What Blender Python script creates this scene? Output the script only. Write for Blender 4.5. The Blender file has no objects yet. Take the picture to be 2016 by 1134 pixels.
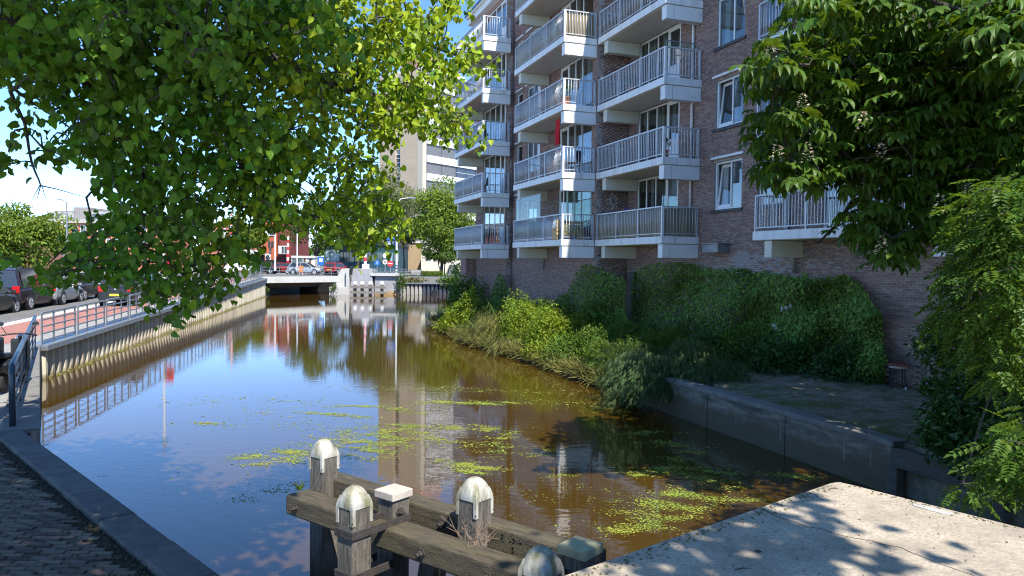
import bpy, math, random
import numpy as np
from mathutils import Vector, Matrix
random.seed(7); RNG = np.random.default_rng(7)
SC = bpy.context.scene
COL = SC.collection
# ------------------------------------------------------------------ camera, sky, sun, exposure
F, CX, CY, EYE = 1456.0, 1008.0, 567.0, 3.6
cam_d = bpy.data.cameras.new('camera'); cam = bpy.data.objects.new('camera', cam_d); COL.objects.link(cam)
cam_d.sensor_width = 36.0; cam_d.lens = 26.0; cam_d.clip_end = 3000; cam_d.clip_start = 0.05
CAM_R = Matrix.Rotation(math.radians(90-1.95), 3, 'X') @ Matrix.Rotation(math.radians(.6), 3, 'Z')
cam.matrix_world = Matrix.Translation((0, 0, EYE)) @ CAM_R.to_4x4()
SC.camera = cam
SUN_AZ = (.50, -.866); SUN_EL = math.radians(52)
wd = bpy.data.worlds.new("World"); SC.world = wd; wd.use_nodes = True
wn = wd.node_tree.nodes; wl = wd.node_tree.links
sky = wn.new('ShaderNodeTexSky'); sky.sky_type = 'NISHITA'; sky.sun_disc = False
sky.sun_elevation = SUN_EL; sky.sun_rotation = math.atan2(SUN_AZ[0], SUN_AZ[1])
sky.air_density = 0.5; sky.dust_density = 0.0; sky.ozone_density = 1.8
wn['Background'].inputs['Strength'].default_value = 0.15
hs_ = wn.new('ShaderNodeHueSaturation'); hs_.inputs['Saturation'].default_value = 1.15; wl.new(sky.outputs[0], hs_.inputs['Color']); wl.new(hs_.outputs[0], wn['Background'].inputs['Color'])
sd = bpy.data.lights.new('sun', 'SUN'); sun = bpy.data.objects.new('sun', sd); COL.objects.link(sun)
sd.energy = 3.1; sd.angle = math.radians(.5); sd.color = (1, .95, .86)
sun.rotation_euler = Vector((SUN_AZ[0]*math.cos(SUN_EL), SUN_AZ[1]*math.cos(SUN_EL), math.sin(SUN_EL))).to_track_quat('Z', 'Y').to_euler()
sun.location = (20, -26, 40)
SC.view_settings.view_transform = 'Standard'; SC.view_settings.look = 'None'
SC.view_settings.exposure = 1.46; SC.view_settings.gamma = 1; SC.view_settings.use_curve_mapping = False
SC.render.engine = 'CYCLES'
SC.cycles.filter_width = 1.1; SC.cycles.use_denoising = True; SC.cycles.max_bounces = 7; SC.cycles.transparent_max_bounces = 12
SC.cycles.diffuse_bounces = 3; SC.cycles.glossy_bounces = 4; SC.cycles.transmission_bounces = 4
SC.cycles.sample_clamp_indirect = 6; SC.cycles.caustics_reflective = False; SC.cycles.caustics_refractive = False
# ------------------------------------------------------------------ where a photo point lies in the place
_R = np.array(CAM_R)
def ray(x, y): return _R @ np.array([(x-CX)/F, (CY-y)/F, -1.0])
def at(x, y, Y):
    d = ray(x, y); return np.array([0, 0, EYE]) + d*(Y/d[1])
def on_z(x, y, z=0.0):
    d = ray(x, y); return np.array([0, 0, EYE]) + d*((z-EYE)/d[2])
def proj(P):
    q = (np.atleast_2d(np.asarray(P, float)) - [0, 0, EYE]) @ _R
    w = np.where(-q[:, 2] > .05, -q[:, 2], np.nan)
    return np.stack([CX+F*q[:, 0]/w, CY-F*q[:, 1]/w], 1)
# ------------------------------------------------------------------ mesh helpers
class MB:
    """collects shapes, then links them as one mesh object"""
    def __init__(s): s.v = []; s.f = []; s.m = []; s.mi = 0
    def mesh(s, vs, fs):
        o = len(s.v); s.v += [tuple(map(float, p)) for p in vs]; s.f += [tuple(o+i for i in f) for f in fs]; s.m += [s.mi]*len(fs); return s
    def box(s, lo, hi):
        x0, y0, z0 = lo; x1, y1, z1 = hi
        return s.mesh([(x0,y0,z0),(x1,y0,z0),(x1,y1,z0),(x0,y1,z0),(x0,y0,z1),(x1,y0,z1),(x1,y1,z1),(x0,y1,z1)],
               [(3,2,1,0),(4,5,6,7),(0,1,5,4),(1,2,6,5),(2,3,7,6),(3,0,4,7)])
    def obox(s, c, ax, ay, az, taper=1.0):
        """box round centre c with three half-axis vectors; taper shrinks the az end"""
        c, ax, ay, az = map(np.asarray, (c, ax, ay, az)); P = []
        for k, t in ((-1, 1.0), (1, taper)):
            for i, j in ((-1,-1),(1,-1),(1,1),(-1,1)): P.append(c+ax*i*t+ay*j*t+az*k)
        return s.mesh(P, [(3,2,1,0),(4,5,6,7),(0,1,5,4),(1,2,6,5),(2,3,7,6),(3,0,4,7)])
    def bar(s, p, q, w, h, up=(0,0,1)):
        """beam of section w x h from p to q"""
        p, q = np.array(p, float), np.array(q, float); d = q-p; L = np.linalg.norm(d); d /= L
        x = np.cross(d, up); x /= np.linalg.norm(x); y = np.cross(x, d)
        return s.obox((p+q)/2, x*w/2, y*h/2, d*L/2)
    def tube(s, pts, r, n=8, cap=True):
        pts = [np.array(p, float) for p in pts]; rs = r if hasattr(r, '__len__') else [r]*len(pts)
        V = []; ref = None
        for i, p in enumerate(pts):
            d = pts[min(i+1, len(pts)-1)]-pts[max(i-1, 0)]; d /= (np.linalg.norm(d)+1e-9)
            if ref is None: ref = np.array((0,0,1.)) if abs(d[2]) < .9 else np.array((1.,0,0))
            x = np.cross(d, ref); x /= (np.linalg.norm(x)+1e-9); y = np.cross(x, d); ref = y
            V += [p+rs[i]*(x*math.cos(a)+y*math.sin(a)) for a in np.arange(n)*2*math.pi/n]
        fs = [(i*n+j, i*n+(j+1) % n, (i+1)*n+(j+1) % n, (i+1)*n+j) for i in range(len(pts)-1) for j in range(n)]
        if cap: fs += [tuple(range(n))[::-1], tuple((len(pts)-1)*n+j for j in range(n))]
        return s.mesh(V, fs)
    def cyl(s, p, q, r, n=12, r2=None): return s.tube([p, q], [r, r if r2 is None else r2], n)
    def prism(s, poly, z0, z1):
        n = len(poly); V = [(x, y, z0) for x, y in poly]+[(x, y, z1) for x, y in poly]
        return s.mesh(V, [tuple(range(n))[::-1], tuple(range(n, 2*n))]+[(i, (i+1) % n, n+(i+1) % n, n+i) for i in range(n)])
    def extr(s, poly, off):
        """closed 3D polygon swept by off"""
        n = len(poly); off = np.asarray(off, float); V = [np.asarray(p, float) for p in poly]; V += [p+off for p in V]
        return s.mesh(V, [tuple(range(n))[::-1], tuple(range(n, 2*n))]+[(i, (i+1) % n, n+(i+1) % n, n+i) for i in range(n)])
    def lathe(s, prof, n=16, c=(0,0,0)):
        V = [(c[0]+r*math.cos(a), c[1]+r*math.sin(a), c[2]+z) for r, z in prof for a in np.arange(n)*2*math.pi/n]
        k = len(prof)
        return s.mesh(V, [(i*n+j, i*n+(j+1) % n, (i+1)*n+(j+1) % n, (i+1)*n+j) for i in range(k-1) for j in range(n)]+[tuple(range(n))[::-1], tuple((k-1)*n+j for j in range(n))])
    def data(s, name, mats, inv=None, smooth=False, bevel=0):
        me = bpy.data.meshes.new(name)
        v = s.v if inv is None else [tuple(inv @ Vector(p)) for p in s.v]
        me.from_pydata(v, [], s.f)
        for m in (mats if isinstance(mats, (list, tuple)) else [mats]): me.materials.append(m)
        if max(s.m, default=0): me.polygons.foreach_set('material_index', s.m)
        if smooth: me.polygons.foreach_set('use_smooth', [True]*len(me.polygons))
        me.update(); return me
    def build(s, name, mats, parent=None, smooth=False, bevel=0, local=False, kind=None):
        inv = None if (parent is None or local) else wmat(parent).inverted()
        return link(name, s.data(name, mats, inv, smooth), parent, bevel, kind)
WM = {}
def wmat(o):
    if o.name in WM: return WM[o.name]
    m = Matrix.LocRotScale(o.location, o.rotation_euler, o.scale)
    m = wmat(o.parent) @ m if o.parent else m
    WM[o.name] = m; return m
def link(name, me, parent=None, bevel=0, kind=None, loc=None, rot=None):
    o = bpy.data.objects.new(name, me); COL.objects.link(o)
    if parent: o.parent = parent
    if loc is not None: o.location = loc
    if rot is not None: o.rotation_euler = rot
    if bevel:
        b = o.modifiers.new('bevel', 'BEVEL'); b.width = bevel; b.segments = 2; b.limit_method = 'ANGLE'; b.angle_limit = math.radians(40)
    if kind: o['kind'] = kind
    return o
def tag(o, label, cat, group=None):
    o['label'] = label; o['category'] = cat
    if group: o['group'] = group
    return o
def thing(name, label, cat, loc, rz=0, group=None):
    o = bpy.data.objects.new(name, None); COL.objects.link(o); o.location = tuple(map(float, loc)); o.rotation_euler = (0, 0, rz); o.empty_display_size = .2
    return tag(o, label, cat, group)
def copy_tree(o, parent=None):
    c = o.copy(); COL.objects.link(c)
    if parent: c.parent = parent
    for ch in list(o.children): copy_tree(ch, c)
    return c
def raw_mesh(name, V, loops, sizes, mats):
    me = bpy.data.meshes.new(name)
    me.vertices.add(len(V)); me.vertices.foreach_set('co', np.ascontiguousarray(V, np.float32).ravel())
    me.loops.add(len(loops)); me.loops.foreach_set('vertex_index', np.ascontiguousarray(loops, np.int32))
    st = np.concatenate([[0], np.cumsum(sizes)[:-1]]).astype(np.int32)
    me.polygons.add(len(sizes)); me.polygons.foreach_set('loop_start', st); me.polygons.foreach_set('loop_total', np.asarray(sizes, np.int32))
    for m in (mats if isinstance(mats, (list, tuple)) else [mats]): me.materials.append(m)
    me.update(calc_edges=True); return me
def unit(a): return a/(np.linalg.norm(a, axis=-1, keepdims=True)+1e-9)
def cloud(tv, tf, P, D, N, S):
    """copies of a small leaf (tv, tf) at points P, tips along D, facing N, sizes S"""
    P, D, N = np.asarray(P, float), unit(np.asarray(D, float)), np.asarray(N, float)
    z = unit(N-(N*D).sum(1, keepdims=True)*D); x = np.cross(D, z); tv = np.asarray(tv, float); S = np.asarray(S, float)
    wx, cz = RNG.uniform(.78, 1.14, (len(P), 1, 1)), RNG.uniform(.1, 3.0, (len(P), 1, 1))          # every leaf its own width and curl
    V = P[:, None]+S[:, None, None]*(wx*tv[None, :, 0:1]*x[:, None]+tv[None, :, 1:2]*D[:, None]+cz*tv[None, :, 2:3]*z[:, None])
    k = len(tv); fl = np.array([i for f in tf for i in f]); sz = np.array([len(f) for f in tf]); n = len(P)
    return V.reshape(-1, 3), (np.arange(n)[:, None]*k+fl[None]).ravel(), np.tile(sz, n)
def join(parts):
    V = []; L = []; S = []; o = 0
    for v, l, s in parts: V.append(v); L.append(l+o); S.append(s); o += len(v)
    return np.concatenate(V), np.concatenate(L), np.concatenate(S)
def boxes(lo, hi, skip=None):
    """many axis boxes at once; skip drops one of the six faces"""
    lo, hi = np.asarray(lo, float), np.asarray(hi, float); n = len(lo)
    sel = np.array([(0,0,0),(1,0,0),(1,1,0),(0,1,0),(0,0,1),(1,0,1),(1,1,1),(0,1,1)])
    V = np.where(sel[None] == 0, lo[:, None], hi[:, None])
    fs = [f for i, f in enumerate([(3,2,1,0),(4,5,6,7),(0,1,5,4),(1,2,6,5),(2,3,7,6),(3,0,4,7)]) if i != skip]
    return V.reshape(-1, 3), (np.arange(n)[:, None]*8+np.array(fs).ravel()[None]).ravel(), np.full(n*len(fs), 4)
def in_poly(px, py, poly):
    px, py = np.asarray(px), np.asarray(py); r = np.zeros(px.shape, bool); n = len(poly)
    for i in range(n):
        x0, y0 = poly[i]; x1, y1 = poly[(i+1) % n]
        c = (y0 > py) != (y1 > py)
        with np.errstate(divide='ignore', invalid='ignore'): r ^= c & (px < (x1-x0)*(py-y0)/(y1-y0+1e-12)+x0)
    return r
# ------------------------------------------------------------------ materials
def M(name, col, rough=.6, var=.15, scale=6, bump=0, bscale=60, metal=0, spec=.5, island=0, obj=0, col2=None, patch=1.2, stretch=None, dirt=None, dscale=.8, dlo=.5, dhi=.7, tide=None):
    m = bpy.data.materials.new(name); m.use_nodes = True; N = m.node_tree.nodes; L = m.node_tree.links; b = N['Principled BSDF']
    b.inputs['Roughness'].default_value = rough; b.inputs['Metallic'].default_value = metal; b.inputs['Specular IOR Level'].default_value = spec
    tc = N.new('ShaderNodeTexCoord'); src = tc.outputs['Object']
    if stretch:
        mp = N.new('ShaderNodeMapping'); mp.inputs['Scale'].default_value = stretch; L.new(src, mp.inputs[0]); src = mp.outputs[0]
    nz = N.new('ShaderNodeTexNoise'); nz.inputs['Scale'].default_value = scale; nz.inputs['Detail'].default_value = 6; nz.inputs['Roughness'].default_value = .65; L.new(src, nz.inputs['Vector'])
    cr = N.new('ShaderNodeMapRange'); cr.inputs[1].default_value = .3; cr.inputs[2].default_value = .7; L.new(nz.outputs['Fac'], cr.inputs[0])
    mx = N.new('ShaderNodeMix'); mx.data_type = 'RGBA'; L.new(cr.outputs[0], mx.inputs[0])
    c1 = [c*(1-var) for c in col]; c2 = [min(1, c*(1+var)) for c in (col2 or col)]
    mx.inputs[6].default_value = (*c1, 1); mx.inputs[7].default_value = (*c2, 1); out = mx.outputs[2]
    if dirt:
        n2 = N.new('ShaderNodeTexNoise'); n2.inputs['Scale'].default_value = dscale; n2.inputs['Detail'].default_value = 8; n2.inputs['Roughness'].default_value = .7; L.new(src, n2.inputs['Vector'])
        r2 = N.new('ShaderNodeMapRange'); r2.inputs[1].default_value = dlo; r2.inputs[2].default_value = dhi; L.new(n2.outputs['Fac'], r2.inputs[0])
        m2 = N.new('ShaderNodeMix'); m2.data_type = 'RGBA'; L.new(r2.outputs[0], m2.inputs[0]); L.new(out, m2.inputs[6]); m2.inputs[7].default_value = (*dirt, 1); out = m2.outputs[2]
    if tide:      # dark waterline stain: (height, fade, colour)
        gp = N.new('ShaderNodeNewGeometry'); sp = N.new('ShaderNodeSeparateXYZ'); L.new(gp.outputs['Position'], sp.inputs[0])
        n4 = N.new('ShaderNodeTexNoise'); n4.inputs['Scale'].default_value = 3.0; n4.inputs['Detail'].default_value = 5; L.new(gp.outputs['Position'], n4.inputs['Vector'])
        ma = N.new('ShaderNodeMath'); ma.operation = 'MULTIPLY_ADD'; L.new(n4.outputs['Fac'], ma.inputs[0]); ma.inputs[1].default_value = -.5; L.new(sp.outputs[2], ma.inputs[2])
        r4 = N.new('ShaderNodeMapRange'); L.new(ma.outputs[0], r4.inputs[0]); r4.inputs[1].default_value = tide[0]-.25; r4.inputs[2].default_value = tide[0]-.25+tide[1]; r4.inputs[3].default_value = .85; r4.inputs[4].default_value = 0
        m4 = N.new('ShaderNodeMix'); m4.data_type = 'RGBA'; L.new(r4.outputs[0], m4.inputs[0]); L.new(out, m4.inputs[6]); m4.inputs[7].default_value = (*tide[2], 1); out = m4.outputs[2]
    if island or obj:
        hs = N.new('ShaderNodeHueSaturation'); ad = N.new('ShaderNodeMath'); ad.operation = 'ADD'
        g = N.new('ShaderNodeNewGeometry'); oi = N.new('ShaderNodeObjectInfo')
        L.new(g.outputs['Random Per Island'], ad.inputs[0]); L.new(oi.outputs['Random'], ad.inputs[1])
        fr = N.new('ShaderNodeMath'); fr.operation = 'FRACT'; L.new(ad.outputs[0], fr.inputs[0])
        mr = N.new('ShaderNodeMapRange'); L.new(fr.outputs[0], mr.inputs[0]); a = max(island, obj); mr.inputs[3].default_value = 1-a; mr.inputs[4].default_value = 1+a
        L.new(mr.outputs[0], hs.inputs['Value']); L.new(out, hs.inputs['Color'])
        h2 = N.new('ShaderNodeMath'); h2.operation = 'MULTIPLY_ADD'; L.new(fr.outputs[0], h2.inputs[0]); h2.inputs[1].default_value = .03; h2.inputs[2].default_value = .485; L.new(h2.outputs[0], hs.inputs['Hue'])
        out = hs.outputs['Color']
    L.new(out, b.inputs['Base Color'])
    if bump:
        n3 = N.new('ShaderNodeTexNoise'); n3.inputs['Scale'].default_value = bscale; n3.inputs['Detail'].default_value = 5; L.new(src, n3.inputs['Vector'])
        bp = N.new('ShaderNodeBump'); bp.inputs['Strength'].default_value = bump; bp.inputs['Distance'].default_value = .02; L.new(n3.outputs['Fac'], bp.inputs['Height']); L.new(bp.outputs[0], b.inputs['Normal'])
    return m
def leaf_mat(name, col, trans, tmix=.4, rough=.45, spec=.35, val=.35, hue=.03):
    m = bpy.data.materials.new(name); m.use_nodes = True; N = m.node_tree.nodes; L = m.node_tree.links; b = N['Principled BSDF']
    b.inputs['Roughness'].default_value = rough; b.inputs['Specular IOR Level'].default_value = spec
    g = N.new('ShaderNodeNewGeometry'); oi = N.new('ShaderNodeObjectInfo'); ad = N.new('ShaderNodeMath'); ad.operation = 'ADD'
    L.new(g.outputs['Random Per Island'], ad.inputs[0]); L.new(oi.outputs['Random'], ad.inputs[1])
    fr = N.new('ShaderNodeMath'); fr.operation = 'FRACT'; L.new(ad.outputs[0], fr.inputs[0])
    tc = N.new('ShaderNodeTexCoord'); nz = N.new('ShaderNodeTexNoise'); nz.inputs['Scale'].default_value = 1.1; nz.inputs['Detail'].default_value = 3; L.new(tc.outputs['Object'], nz.inputs['Vector'])
    outs = []
    for c in (col, trans):
        hs = N.new('ShaderNodeHueSaturation'); hs.inputs['Color'].default_value = (*c, 1)
        mr = N.new('ShaderNodeMapRange'); L.new(fr.outputs[0], mr.inputs[0]); mr.inputs[3].default_value = 1-val; mr.inputs[4].default_value = 1+val
        L.new(mr.outputs[0], hs.inputs['Value'])
        h2 = N.new('ShaderNodeMapRange'); L.new(nz.outputs['Fac'], h2.inputs[0]); h2.inputs[1].default_value = .3; h2.inputs[2].default_value = .7; h2.inputs[3].default_value = .5-hue; h2.inputs[4].default_value = .5+hue
        L.new(h2.outputs[0], hs.inputs['Hue']); outs.append(hs.outputs['Color'])
    L.new(outs[0], b.inputs['Base Color'])
    t = N.new('ShaderNodeBsdfTranslucent'); L.new(outs[1], t.inputs['Color'])
    mx = N.new('ShaderNodeMixShader'); mx.inputs[0].default_value = tmix; L.new(b.outputs[0], mx.inputs[1]); L.new(t.outputs[0], mx.inputs[2])
    L.new(mx.outputs[0], N['Material Output'].inputs['Surface']); return m
def glass_mat(name, tint, refl=.12, ior=.8):
    m = bpy.data.materials.new(name); m.use_nodes = True; N = m.node_tree.nodes; L = m.node_tree.links
    t = N.new('ShaderNodeBsdfTransparent'); t.inputs[0].default_value = (*tint, 1); g = N.new('ShaderNodeBsdfGlossy'); g.inputs['Roughness'].default_value = .015
    lw = N.new('ShaderNodeLayerWeight'); lw.inputs[0].default_value = .5; pw = N.new('ShaderNodeMath'); pw.operation = 'POWER'; L.new(lw.outputs['Facing'], pw.inputs[0]); pw.inputs[1].default_value = 4.0
    ad = N.new('ShaderNodeMath'); ad.operation = 'MULTIPLY_ADD'; ad.use_clamp = True; L.new(pw.outputs[0], ad.inputs[0]); ad.inputs[1].default_value = ior; ad.inputs[2].default_value = refl
    mx = N.new('ShaderNodeMixShader'); L.new(ad.outputs[0], mx.inputs[0]); L.new(t.outputs[0], mx.inputs[1]); L.new(g.outputs[0], mx.inputs[2]); L.new(mx.outputs[0], N['Material Output'].inputs['Surface']); return m

WHITE = M('white paint', (.72, .73, .73), .45, .05, 3, dirt=(.5, .49, .45), dscale=2, dlo=.55, dhi=.85)
SLABW = M('balcony paint', (.72, .73, .73), .5, .05, 3, dirt=(.38, .36, .32), dscale=4, stretch=(1, 1, .1), dlo=.5, dhi=.8)
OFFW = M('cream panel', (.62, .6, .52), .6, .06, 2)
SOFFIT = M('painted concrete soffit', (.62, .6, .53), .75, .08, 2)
BRICK = M('dark red clinker', (.3, .198, .172), .85, .2, 9, .5, 90, island=.25, obj=.25, spec=.25, dirt=(.25, .21, .2), dscale=.5, dlo=.66, dhi=.9)
MORTAR = M('grey mortar', (.33, .3, .28), .95, .15, 8, .4, 120, spec=.1)
ALGAE = M('whitened brick', (.3, .29, .29), .9, .3, 12)
GLASS = glass_mat('window glass', (.75, .8, .8), .14)
CLEAR = glass_mat('clear glass screen', (.85, .92, .9), .04, .35)
ROOM = M('dim room', (.07, .065, .06), .9, .5, 1.5, spec=.1)
CURT = M('net curtain', (.6, .6, .58), .9, .15, 14, stretch=(8, 1, .3))
DKSTEEL = M('dark blue grey paint', (.035, .05, .065), .35, .2, 5)
GALV = M('galvanised steel', (.22, .24, .26), .4, .2, 8, metal=.3)
BARM = M('aluminium bars', (.5, .51, .53), .4, .12, 6, metal=.2)
CONC = M('weathered concrete', (.2, .19, .17), .9, .25, 3, .5, 50, dirt=(.09, .085, .07), dscale=1.4, dlo=.48, dhi=.72)
CONCL = M('pale concrete', (.38, .37, .35), .85, .12, 2, .3, 50, dirt=(.2, .19, .17), dscale=1, dlo=.5, dhi=.75)
BLACK = M('black plastic', (.012, .012, .013), .45, .2, 5)
RUBBER = M('rubber', (.02, .02, .02), .8, .2, 9)
RIMM = M('silver wheel paint', (.5, .5, .52), .35, .1, 5)
CHROME = M('bright metal', (.6, .6, .62), .2, .1, 5, metal=1)
# ------------------------------------------------------------------ water, ground, quays
def ground_z(y): return .98+max(0, min(1, (y-22)/52.0))*.82
def water():
    m = bpy.data.materials.new('canal water'); m.use_nodes = True; N = m.node_tree.nodes; L = m.node_tree.links; b = N['Principled BSDF']
    b.inputs['Base Color'].default_value = (.062, .034, .005, 1); b.inputs['Roughness'].default_value = .015; b.inputs['IOR'].default_value = 1.57; b.inputs['Specular IOR Level'].default_value = .9
    tc = N.new('ShaderNodeTexCoord'); mp = N.new('ShaderNodeMapping'); mp.inputs['Scale'].default_value = (1.0, 2.1, 1); mp.inputs['Rotation'].default_value = (0, 0, .25); L.new(tc.outputs['Object'], mp.inputs[0])
    n1 = N.new('ShaderNodeTexNoise'); n1.inputs['Scale'].default_value = 2.6; n1.inputs['Detail'].default_value = 3; n1.inputs['Roughness'].default_value = .55; L.new(mp.outputs[0], n1.inputs['Vector'])
    n2 = N.new('ShaderNodeTexNoise'); n2.inputs['Scale'].default_value = .09; n2.inputs['Detail'].default_value = 2; L.new(tc.outputs['Object'], n2.inputs['Vector'])
    mr = N.new('ShaderNodeMapRange'); L.new(n2.outputs['Fac'], mr.inputs[0]); mr.inputs[1].default_value = .35; mr.inputs[2].default_value = .65; mr.inputs[3].default_value = .03; mr.inputs[4].default_value = .13
    bp = N.new('ShaderNodeBump'); bp.inputs['Distance'].default_value = .022; L.new(mr.outputs[0], bp.inputs['Strength']); L.new(n1.outputs['Fac'], bp.inputs['Height']); L.new(bp.outputs[0], b.inputs['Normal'])
    o = MB().mesh([(-60, -20, 0), (60, -20, 0), (60, 140, 0), (-60, 140, 0)], [(0, 1, 2, 3)]).build('water', m, kind='structure')
    return o
water()
ASPH = M('asphalt', (.17, .165, .16), .9, .18, 2.5, .4, 200, spec=.2, dirt=(.11, .105, .1), dscale=.25, dlo=.5, dhi=.7)
REDP = M('red cycle path', (.36, .16, .12), .9, .15, 3, .3, 200)
PAVE = M('pale pavers', (.3, .285, .26), .9, .18, 3, .3, 120)
KLINK = M('old clinker pavers', (.15, .11, .08), .8, .35, 14, .6, 70, island=.4, obj=.4, spec=.3, dirt=(.2, .18, .15), dscale=2.5, dlo=.6, dhi=.8)
SOIL = M('soil and grit', (.06, .05, .035), 1, .4, 12, .8, 60, spec=.1)
EARTH = M('town ground', (.2, .19, .17), .95, .2, .5)
GRASSY = M('mossy terrace', (.26, .225, .17), 1, .35, 5, .7, 60, spec=.1, dirt=(.13, .14, .06), dscale=1.6, dlo=.44, dhi=.6)
LINE = M('road paint', (.62, .6, .56), .8, .12, 8)
PILE = M('coated steel sheet pile', (.52, .48, .385), .75, .14, 2, obj=.12, tide=(.02, .16, (.15, .125, .05)), dirt=(.33, .27, .15), dscale=1.1, dlo=.48, dhi=.75, spec=.25, stretch=(1, 1, .25))
# left land: quay edge polyline
Q0, Q1, Q2, Q3 = (-7.28, 10.95), (-14.05, 21.75), (-24.86, 74.1), (-.4, 3.95)
qdir = np.array(Q2)-np.array(Q1); qdir /= np.linalg.norm(qdir); qn = np.array([qdir[1], -qdir[0]])    # qn points to the canal
land = MB()
ys = [21.75]+list(range(26, 75, 4))+[74.1]
edge = []
for y in ys:
    t = (y-Q1[1])/(Q2[1]-Q1[1]); edge.append((Q1[0]+t*(Q2[0]-Q1[0]), y, ground_z(y)))
near = [(1.2, -6, .98), (.2, 3.4, .98), (Q3[0], Q3[1], .98), (Q0[0], Q0[1], .98)]
L1 = near+edge+[(-25.9, 79, 1.8), (-26.5, 108, 1.8)]
Lf = [(-300 if y < 70 else -900, y, ground_z(y)) for x, y, z in L1]
V = []; Fc = []
for (x, y, z), (x2, y2, z2) in zip(L1, Lf): V += [(x, y, z), (x2, y2, z2), (x, y, -1.5)]
for i in range(len(L1)-1): Fc += [(3*i, 3*i+3, 3*i+4, 3*i+1), (3*i, 3*i+2, 3*i+5, 3*i+3)]
land.mesh(V, Fc).build('quay_ground', PAVE, kind='structure')
# far land beyond the bridge, up to the horizon, and the land on the right
MB().prism([(-900, 108), (900, 108), (900, 1900), (-900, 1900)], -1, 1.79).build('ground', EARTH, kind='structure')
MB().prism([(-17.6, 82.5), (-10.5, 83), (-4.9, 83), (-1, 47), (60, 47), (300, 60), (300, 108), (-17.2, 108)], -1, 1.8).build('far_bank_ground', EARTH, kind='structure')
# road sheets follow the ramp on the left land
def strip(name, o0, o1, mat, dz, y0=22, y1=74, ext=0):
    mb = MB(); V = []; n = 14
    for k in range(n):
        y = y0+(y1-y0)*k/(n-1); t = (y-Q1[1])/(Q2[1]-Q1[1]); x = Q1[0]+t*(Q2[0]-Q1[0])
        for o in (o0, o1): V.append((x-qn[0]*o, y-qn[1]*o, ground_z(y)+dz))
    return mb.mesh(V, [(2*k, 2*k+1, 2*k+3, 2*k+2) for k in range(n-1)]).build(name, mat, kind='structure')
strip('cycle_path', 1.1, 3.4, REDP, .004, 12, 76)
strip('road', 3.9, 10.6, ASPH, .004, 6, 78)
strip('parking_lane', 10.9, 13.4, PAVE, .005, 6, 70)
strip('kerb_line', 3.4, 3.9, LINE, .006, 10, 76)
for o in (7.1,):
    for k in range(9): strip('lane_marking', o, o+.14, LINE, .008, 22+k*6, 25+k*6)
strip('parking_line', 10.62, 10.86, LINE, .008, 8, 70)
strip('far_pavement', 13.5, 18, PAVE, .03, 6, 74)
# sheet pile wall: every pile its own part
wall = thing('sheet_pile_wall', 'long cream corrugated steel wall holding up the left quay above the water', 'canal wall', (Q1[0], Q1[1], 0))
pm = MB()
prof = [(0, 0), (.09, 0), (.17, .17), (.33, .17), (.41, 0), (.5, 0), (.5, -.03), (0, -.03)]
n = len(prof); H = 2.0
pm.mesh([(s, -.26+d, -.9) for s, d in prof]+[(s, -.26+d, 1.0) for s, d in prof], [tuple(range(n)), tuple(range(n, 2*n))[::-1]]+[((i+1) % n, i, n+i, n+(i+1) % n) for i in range(n)])
pme = pm.data('sheet_pile', PILE)
ang = math.atan2(qdir[1], qdir[0]); Lq = np.linalg.norm(np.array(Q2)-np.array(Q1))
for k in range(int(Lq/.5)):
    p = np.array(Q1)+qdir*(k*.5)+qn*.30
    o = link('sheet_pile', pme, wall, loc=(p[0]-Q1[0], p[1]-Q1[1], ground_z(p[1])-1.12+RNG.normal()*.008), rot=(RNG.normal()*.004, RNG.normal()*.004, ang+math.pi+RNG.normal()*.01)); o.location.x += qdir[0]*.5; o.location.y += qdir[1]*.5
cop = MB()
for i in range(len(edge)-1):
    p, q = np.array(edge[i]), np.array(edge[i+1]); e = np.array([qn[0], qn[1], 0])
    a0, b0, a1, b1 = p-e*.35, p+e*.34, q-e*.35, q+e*.34
    up = np.array([0, 0, .03]); dn = np.array([0, 0, -.12])
    cop.mesh([a0+up, b0+up, b1+up, a1+up, a0+dn, b0+dn, b1+dn, a1+dn], [(3, 2, 1, 0)[::-1], (4, 5, 6, 7)[::-1], (0, 1, 5, 4)[::-1], (1, 2, 6, 5)[::-1], (2, 3, 7, 6)[::-1], (3, 0, 4, 7)[::-1]])
cop.build('coping', GALV, wall)
alg = MB()
for k in range(260):
    p = np.array(Q1)+qdir*RNG.uniform(0, Lq)+qn*RNG.uniform(.2, .36); r = RNG.uniform(.03, .12)
    alg.obox((p[0], p[1], .015), (qdir[0]*r, qdir[1]*r, 0), (qn[0]*r*.5, qn[1]*r*.5, 0), (0, 0, .02), .6)
alg.build('waterline_weed', M('waterline algae', (.12, .11, .025), .9, .4, 20), wall, kind='stuff')
# dark steel wall of the short quay edge
sq = thing('quay_edge_wall', 'dark steel edge of the short quay beside the blue railing', 'canal wall', (-10.6, 16.3, 0))
mb = MB(); mb.bar((Q0[0]+.05, Q0[1], .3), (Q1[0]+.1, Q1[1], .3), .12, 1.38); mb.build('sheet', M('wet dark steel', (.06, .06, .05), .6, .4, 4), sq)
mb = MB(); mb.bar((Q0[0]-.1, Q0[1]+.1, .995), (Q1[0]-.2, Q1[1]+.05, .995), .5, .05); mb.build('coping', CONC, sq, bevel=.01)
mb = MB()
for t in (.22, .47, .72):
    p = np.array(Q0)+(np.array(Q1)-np.array(Q0))*t+np.array([-.15, -.08]); mb.cyl((p[0], p[1], 1.0), (p[0], p[1], 1.1), .035, 8); mb.cyl((p[0], p[1], 1.1), (p[0], p[1], 1.15), .075, 8)
mb.build('mooring_stud', DKSTEEL, sq)
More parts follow.
